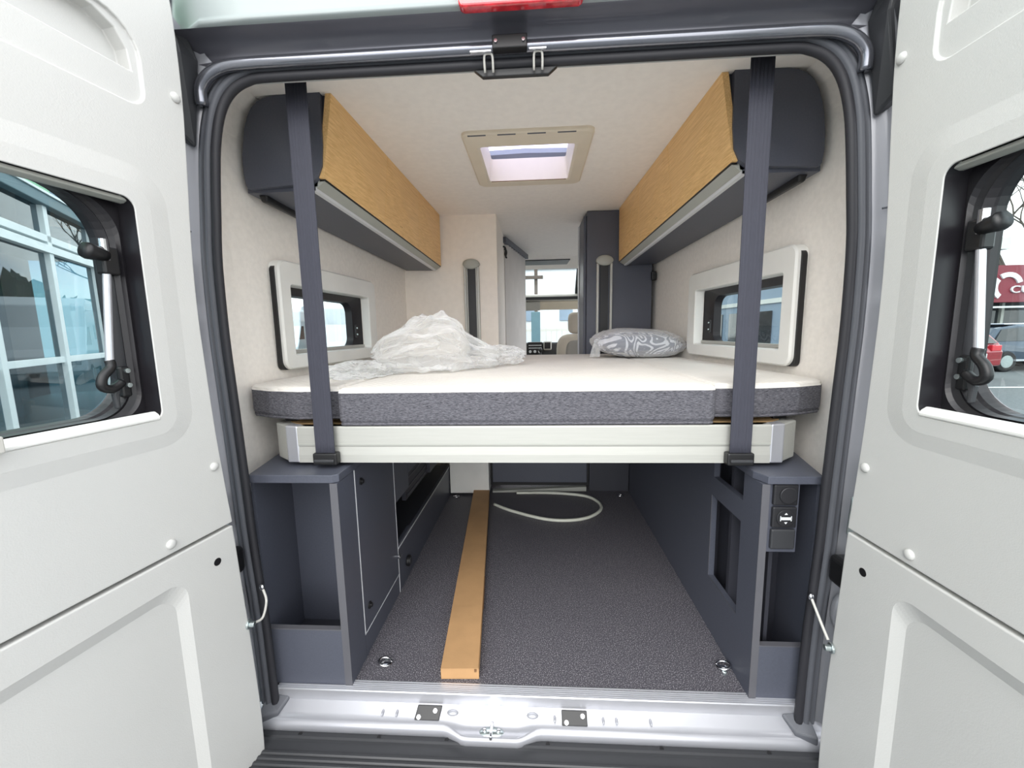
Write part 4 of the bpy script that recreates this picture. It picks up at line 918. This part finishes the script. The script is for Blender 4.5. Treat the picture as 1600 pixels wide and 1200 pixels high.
LB_('eaves_beam', box(-4,10,-.1,.10,2.70,2.84), 'teal', bevel=.01); LB_('eaves_flashing', box(-4,10,-.1,.12,2.84,2.87), 'paintw')
for i in range(-3,8):
    x0 = -1.47+1.35*i
    for z0,z1 in ((-.35,2.12),(2.32,2.70)): LB_('glass_pane', box(x0+.05,x0+1.30,-.012,-.006,z0,z1), 'glassb')
bm = bmesh.new(); n = 90; zig = []
for i in range(n): zig += [(2.72+i*.16,.02),(2.72+i*.16+.05,.07),(2.72+i*.16+.10,.07),(2.72+i*.16+.13,.02)]
loops(bm, [[(x,y,z) for x,y in zig if x < 10] for z in (2.87,5.2)], close=False); o = LB_('corrugated_cladding', bm, 'bluegrey'); md = o.modifiers.new('s','SOLIDIFY'); md.thickness = .01
LB_('green_fascia', box(-4,2.70,.0,.08,2.87,5.2), 'green')
LB_('interior_back', box(-4,10,-3.2,-3.1,GZ,3.0), 'dark'); LB_('interior_floor', box(-4,10,-3.1,-.3,GZ,-.45), 'greyp'); LB_('roof_slab', box(-4,10,-3.2,-.02,2.98,3.1), 'greyp')
LB_('counter', box(1.2,3.4,-1.8,-1.2,-.45,.55), 'ply'); LB_('counter', box(4.6,6.2,-2.4,-1.9,-.45,.35), 'render')

# building right (blue grey) seen through the right side window
RB = empty('showroom_building', (9,12,GZ), label='blue-grey showroom building seen through the right side window', cat='building')
link('walls', box(8,10.5,9,22,GZ,2.6), 'bluegrey', RB); link('parapet', box(7.9,10.6,8.9,22.1,2.6,2.85), 'render', RB)
for i in range(7): link('window', box(7.97,8.0,9.6+i*1.8,10.8+i*1.8,-.2,1.5), 'carglass', RB)
link('band', box(7.95,8.0,9,22,1.75,1.9), 'render', RB)
# maroon fascia building
MB_ = empty('dealership_building', (22,20,GZ), label='dealership building with maroon sign fascia seen through the right door window', cat='building')
link('walls', box(18.6,32,19.2,26,GZ,2.4), 'dark', MB_)
SG = link('sign_fascia', box(18.2,32,18.4,19.2,1.85,3.45), 'maroon', MB_)
link('shop_window', box(19,31,19.12,19.19,-.3,1.5), 'carglass', MB_)
for x in (19.0,21.4,24,27,30): link('column', box(x,x+.12,19.0,19.12,GZ,1.85), 'greyp', MB_)
link('canopy_edge', box(18.2,32,18.38,18.42,1.60,1.68), 'edgel', MB_)
# broken ring emblem
def arc(bm, cx, cz, r0_, r1_, a0, a1, y0_, y1_, n=14):
    A = [(cx+r1_*math.cos(math.radians(a0+(a1-a0)*i/n)), cz+r1_*math.sin(math.radians(a0+(a1-a0)*i/n))) for i in range(n+1)]
    B = [(cx+r0_*math.cos(math.radians(a0+(a1-a0)*i/n)), cz+r0_*math.sin(math.radians(a0+(a1-a0)*i/n))) for i in range(n+1)]
    for i in range(n):
        hexa(bm, [(A[i][0],y0_,A[i][1]),(A[i+1][0],y0_,A[i+1][1]),(B[i+1][0],y0_,B[i+1][1]),(B[i][0],y0_,B[i][1])], [(A[i][0],y1_,A[i][1]),(A[i+1][0],y1_,A[i+1][1]),(B[i+1][0],y1_,B[i+1][1]),(B[i][0],y1_,B[i][1])])
bm = bmesh.new(); arc(bm, 20.83,2.52,.42,.62,20,125,18.34,18.4); arc(bm, 20.83,2.52,.42,.62,142,235,18.34,18.4); link('emblem', bm, 'mark', SG)
tx = bpy.data.curves.new('letters','FONT'); tx.body = 'CU'; tx.size = .44; tx.extrude = .03; tx.space_character = 1.1
to = bpy.data.objects.new('letters_tmp', tx); COL.objects.link(to); to.rotation_euler = (math.pi/2,0,0); to.location = (20.95,18.36,2.25); to.scale = (1.35,1,1)
bpy.context.view_layer.update(); dg = bpy.context.evaluated_depsgraph_get(); me = bpy.data.meshes.new_from_object(to.evaluated_get(dg)); me.transform(to.matrix_world); bpy.data.objects.remove(to)
me.transform(world(SG).inverted()); me.materials.clear(); me.materials.append(M['mark']); o = bpy.data.objects.new('lettering', me); COL.objects.link(o); o.parent = SG
def car(name, loc, rz, body, lab, L=4.3, Wd=1.8, H=1.55, prof=None, cat='car', group=None, van=False):
    R = empty(name, loc, rz, label=lab, cat=cat, group=group); w = Wd/2
    if van: pr_ = [(-L/2,.45),(-L/2,1.0),(-L/2+.15,2.9),(-L/2+.5,3.05),(L/2-1.6,3.05),(L/2-1.0,2.75),(L/2-.9,2.0),(L/2-.35,1.25),(L/2-.02,1.0),(L/2,.45)]
    else: pr_ = [(-L/2,.35),(-L/2-.02,.75),(-L/2+.08,1.0),(-L/2+.45,H*.93),(-L/2+1.2,H),(-L/2+2.3,H*.97),(L/2-1.1,1.02),(L/2-.2,.85),(L/2,.6),(L/2-.03,.32)]
    bm = bmesh.new(); top = 1.05 if not van else 9
    def ww(z): return w*(1-.16*max(0,(z-.95))/.6) if not van else w
    hexa(bm, [(x,-ww(z),z) for x,z in pr_], [(x,ww(z),z) for x,z in pr_]); link('body', bm, body, R, local=True, bevel=.06, seg=3)
    bm = bmesh.new()
    if van:
        hexa(bm, [(L/2-1.02,-w-.01,2.0),(L/2-1.5,-w-.01,2.0),(L/2-1.5,-w-.01,1.35),(L/2-.45,-w-.01,1.35)], [(L/2-1.02,w+.01,2.0),(L/2-1.5,w+.01,2.0),(L/2-1.5,w+.01,1.35),(L/2-.45,w+.01,1.35)])
        for x in (-L/2+1.0,-L/2+2.6): bx(bm, x-.45,x+.45,-w-.01,w+.01,1.55,2.1)
    else:
        g = [(-L/2+.35,.98),(-L/2+.62,H*.9),(-L/2+1.25,H*.94),(-L/2+2.2,H*.92),(L/2-1.35,1.0)]
        hexa(bm, [(x,-ww(z)-.012,z) for x,z in g], [(x,ww(z)+.012,z) for x,z in g])
        hexa(bm, [(-L/2+.02,-w*.8,1.0),(-L/2+.02,w*.8,1.0),(-L/2+.38,w*.7,H*.9),(-L/2+.38,-w*.7,H*.9)], [(-L/2+.1,-w*.8,1.0),(-L/2+.1,w*.8,1.0),(-L/2+.5,w*.7,H*.9),(-L/2+.5,-w*.7,H*.9)])
    link('windows', bm, 'carglass', R, local=True)
    for x in (-L/2+.8,L/2-.85):
        for s in (-1,1):
            bm = bmesh.new(); cyl(bm, (x,s*(w-.2),.33), (0,s,0), .33, .22, 24); wh = link('wheel', bm, 'tyre', R, local=True, bevel=.03)
            bm = bmesh.new(); cyl(bm, (x,s*(w+.015),.33), (0,s,0), .2, .01, 16); link('hub', bm, 'zinc', wh, local=True)
    for s in (-1,1):
        bm = bmesh.new(); bx(bm, -L/2-.03,-L/2+.12,s*w*.72-.16,s*w*.72+.16,.78,.95); link('tail_light', bm, 'red', R, local=True, bevel=.02)
        bm = bmesh.new(); bx(bm, L/2-.22,L/2+.0,s*w*.72-.16,s*w*.72+.16,.68,.84); link('headlight', bm, 'chrome', R, local=True, bevel=.02)
    if not van:
        link('door_trim', box(-L/2+.9,L/2-.95,-w-.02,w+.02,.34,.40), 'alub', R, local=True); link('roof_rail', box(-L/2+.8,L/2-1.9,-w*.8,w*.8,H,H+.04), 'alub', R, local=True, bevel=.01)
        bm = bmesh.new(); bx(bm, L/2,L/2+.03,-.3,.3,.42,.60); bx(bm, -L/2-.05,-L/2-.02,-.3,.3,.55,.72); link('number_plate', bm, 'mark', R, local=True)
    return R
car('car', (16.3,13.7,GZ), math.radians(4), 'carblue', 'blue-grey estate car parked before the maroon fascia', H=1.5)
car('car', (11.95,12.9,GZ), math.radians(101), 'carred', 'red car with a white number plate behind the blue-grey car', L=3.9)
mh = [((-9.0,19.0),1.9,'white motorhome parked nearest in the row left of the van'),((-13.2,20.0),1.9,'second white motorhome in the row seen through the left side window'),((-5.2,20.0),1.75,'white motorhome parked ahead on the left, reflected in the building glass')]
for (x,y),a,lab in mh: car('motorhome', (x,y,GZ), a+math.pi, 'carwhite', lab, L=5.6, Wd=2.2, cat='motorhome', group='parked motorhomes', van=True)
# brown roofed building far left
BR_ = empty('warehouse', (-14,30,GZ), label='low warehouse with a brown roof beyond the motorhomes', cat='building')
link('walls', box(-34,-6,33,38,GZ,2.0), 'brick', BR_); link('roof', (lambda b: hexa(b, [(-35,32.4,2.0),(-5.6,32.4,2.0),(-5.6,38.6,2.0),(-35,38.6,2.0)], [(-35,34.6,2.9),(-5.6,34.6,2.9),(-5.6,36,2.9),(-35,36,2.9)]))(bmesh.new()), 'brick', BR_)
# front building and fence
FBg = empty('white_building', (2,16,GZ), label='bright white building seen through the windscreen', cat='building')
link('walls', box(-1.5,5,15,18,GZ,3.3), 'carwhite', FBg); link('roof_edge', box(-1.6,5.1,14.9,18,3.3,3.5), 'render', FBg)
for x in (-.4,1.0,2.4): link('window', box(x,x+.5,14.95,15,1.35,1.85), 'bluegrey', FBg)
FN = empty('fence', (1.5,11,GZ), label='pale metal bar fence in front of the white building', cat='fence')
link('rail', box(-1.2,5,10.98,11.02,.95,1.02), 'pale', FN); link('rail', box(-1.2,5,10.98,11.02,-.35,-.28), 'pale', FN)
for i in range(40): link('bar', box(-1.2+i*.155,-1.175+i*.155,10.99,11.01,GZ,1.05), 'pale', FN)
GT = empty('gate_post', (-.02,9.5,GZ), label='teal grey post beside the bar fence', cat='post'); link('post', box(-.05,.16,8.6,8.8,GZ,1.42), 'teal', GT, bevel=.01)
PG = empty('pergola', (0,9,GZ), label='dark timber pergola frame seen through the roof window', cat='pergola')
for x in (-.45,.03): link('post', box(x,x+.08,8.9,9.0,GZ,4.6), 'bark', PG)
for z in (2.2,2.6,3.0,3.4): link('crossbar', box(-.6,.24,8.86,8.90,z,z+.08), 'bark', PG)
link('slender_pole', box(1.72,1.76,8.9,8.94,GZ,4.4), 'bark', PG)

def tree(name, loc, h, lab, seed, depth=6, r=.12, group='bare trees'):
    rnd = random.Random(seed); R = empty(name, loc, label=lab, cat='tree', group=group); bmT = bmesh.new(); bmB = bmesh.new()
    def grow(p, d, L, r_, k, bm_):
        pts = [p]; q = p.copy(); dd = d.copy()
        for i in range(3):
            dd = (dd+Vector((rnd.uniform(-.18,.18),rnd.uniform(-.18,.18),rnd.uniform(-.05,.1)))).normalized(); q = q+dd*L/3; pts.append(q.copy())
        tube(bm_, pts, [r_,r_*.9,r_*.8,r_*.66], 5 if k < 4 else 6, False)
        if k == 0: return
        for j in range(3 if k > 1 else 2):
            a = Vector((rnd.uniform(-1,1),rnd.uniform(-1,1),rnd.uniform(.05,.8))).normalized(); nd = (dd*.62+a*.62).normalized()
            grow(q if j == 0 else pts[-2]+(q-pts[-2])*rnd.random(), nd, L*rnd.uniform(.66,.86), r_*.62, k-1, bmB)
    grow(Vector(loc), Vector((0,0,1)), h*.3, r, depth, bmT)
    link('trunk', bmT, 'bark', R, smooth=True); link('branches', bmB, 'bark', R)
    return R
tree('bare_tree', (34.2,31,GZ), 15, 'leafless tree behind the maroon fascia', 4, r=.2)
tree('bare_tree', (-4.8,14.0,GZ), 9, 'leafless tree ahead left of the van, reflected in the building glass', 11, r=.2)
tree('bare_tree', (-13.5,26.5,GZ), 9, 'leafless tree beyond the parked motorhomes', 15, r=.18)
def bush(loc, s, lab, seed):
    bm = bmesh.new(); bmesh.ops.create_icosphere(bm, subdivisions=5, radius=1)
    for v in bm.verts:
        q = v.co*2.2+Vector((seed,0,0)); k = 1+.35*noise.noise(q)+.28*noise.noise(q*3)+.30*noise.noise(q*9); v.co = Vector(loc)+Vector((v.co.x*s[0],v.co.y*s[1],max(v.co.z,-.35)*s[2]))*k
    o = link('evergreen_shrub', bm, 'leaf', smooth=False); recenter(o); tag(o, lab, 'shrub', group='evergreen shrubs'); return o
bush((-1.5,27,.2), (3,1.6,2.9), 'dark evergreen shrub mass ahead left, reflected in the building glass', 1.0)
bush((-9.5,26.5,.2), (2.5,1.3,3.0), 'dark rounded shrub beyond the parked motorhomes', 5.0)
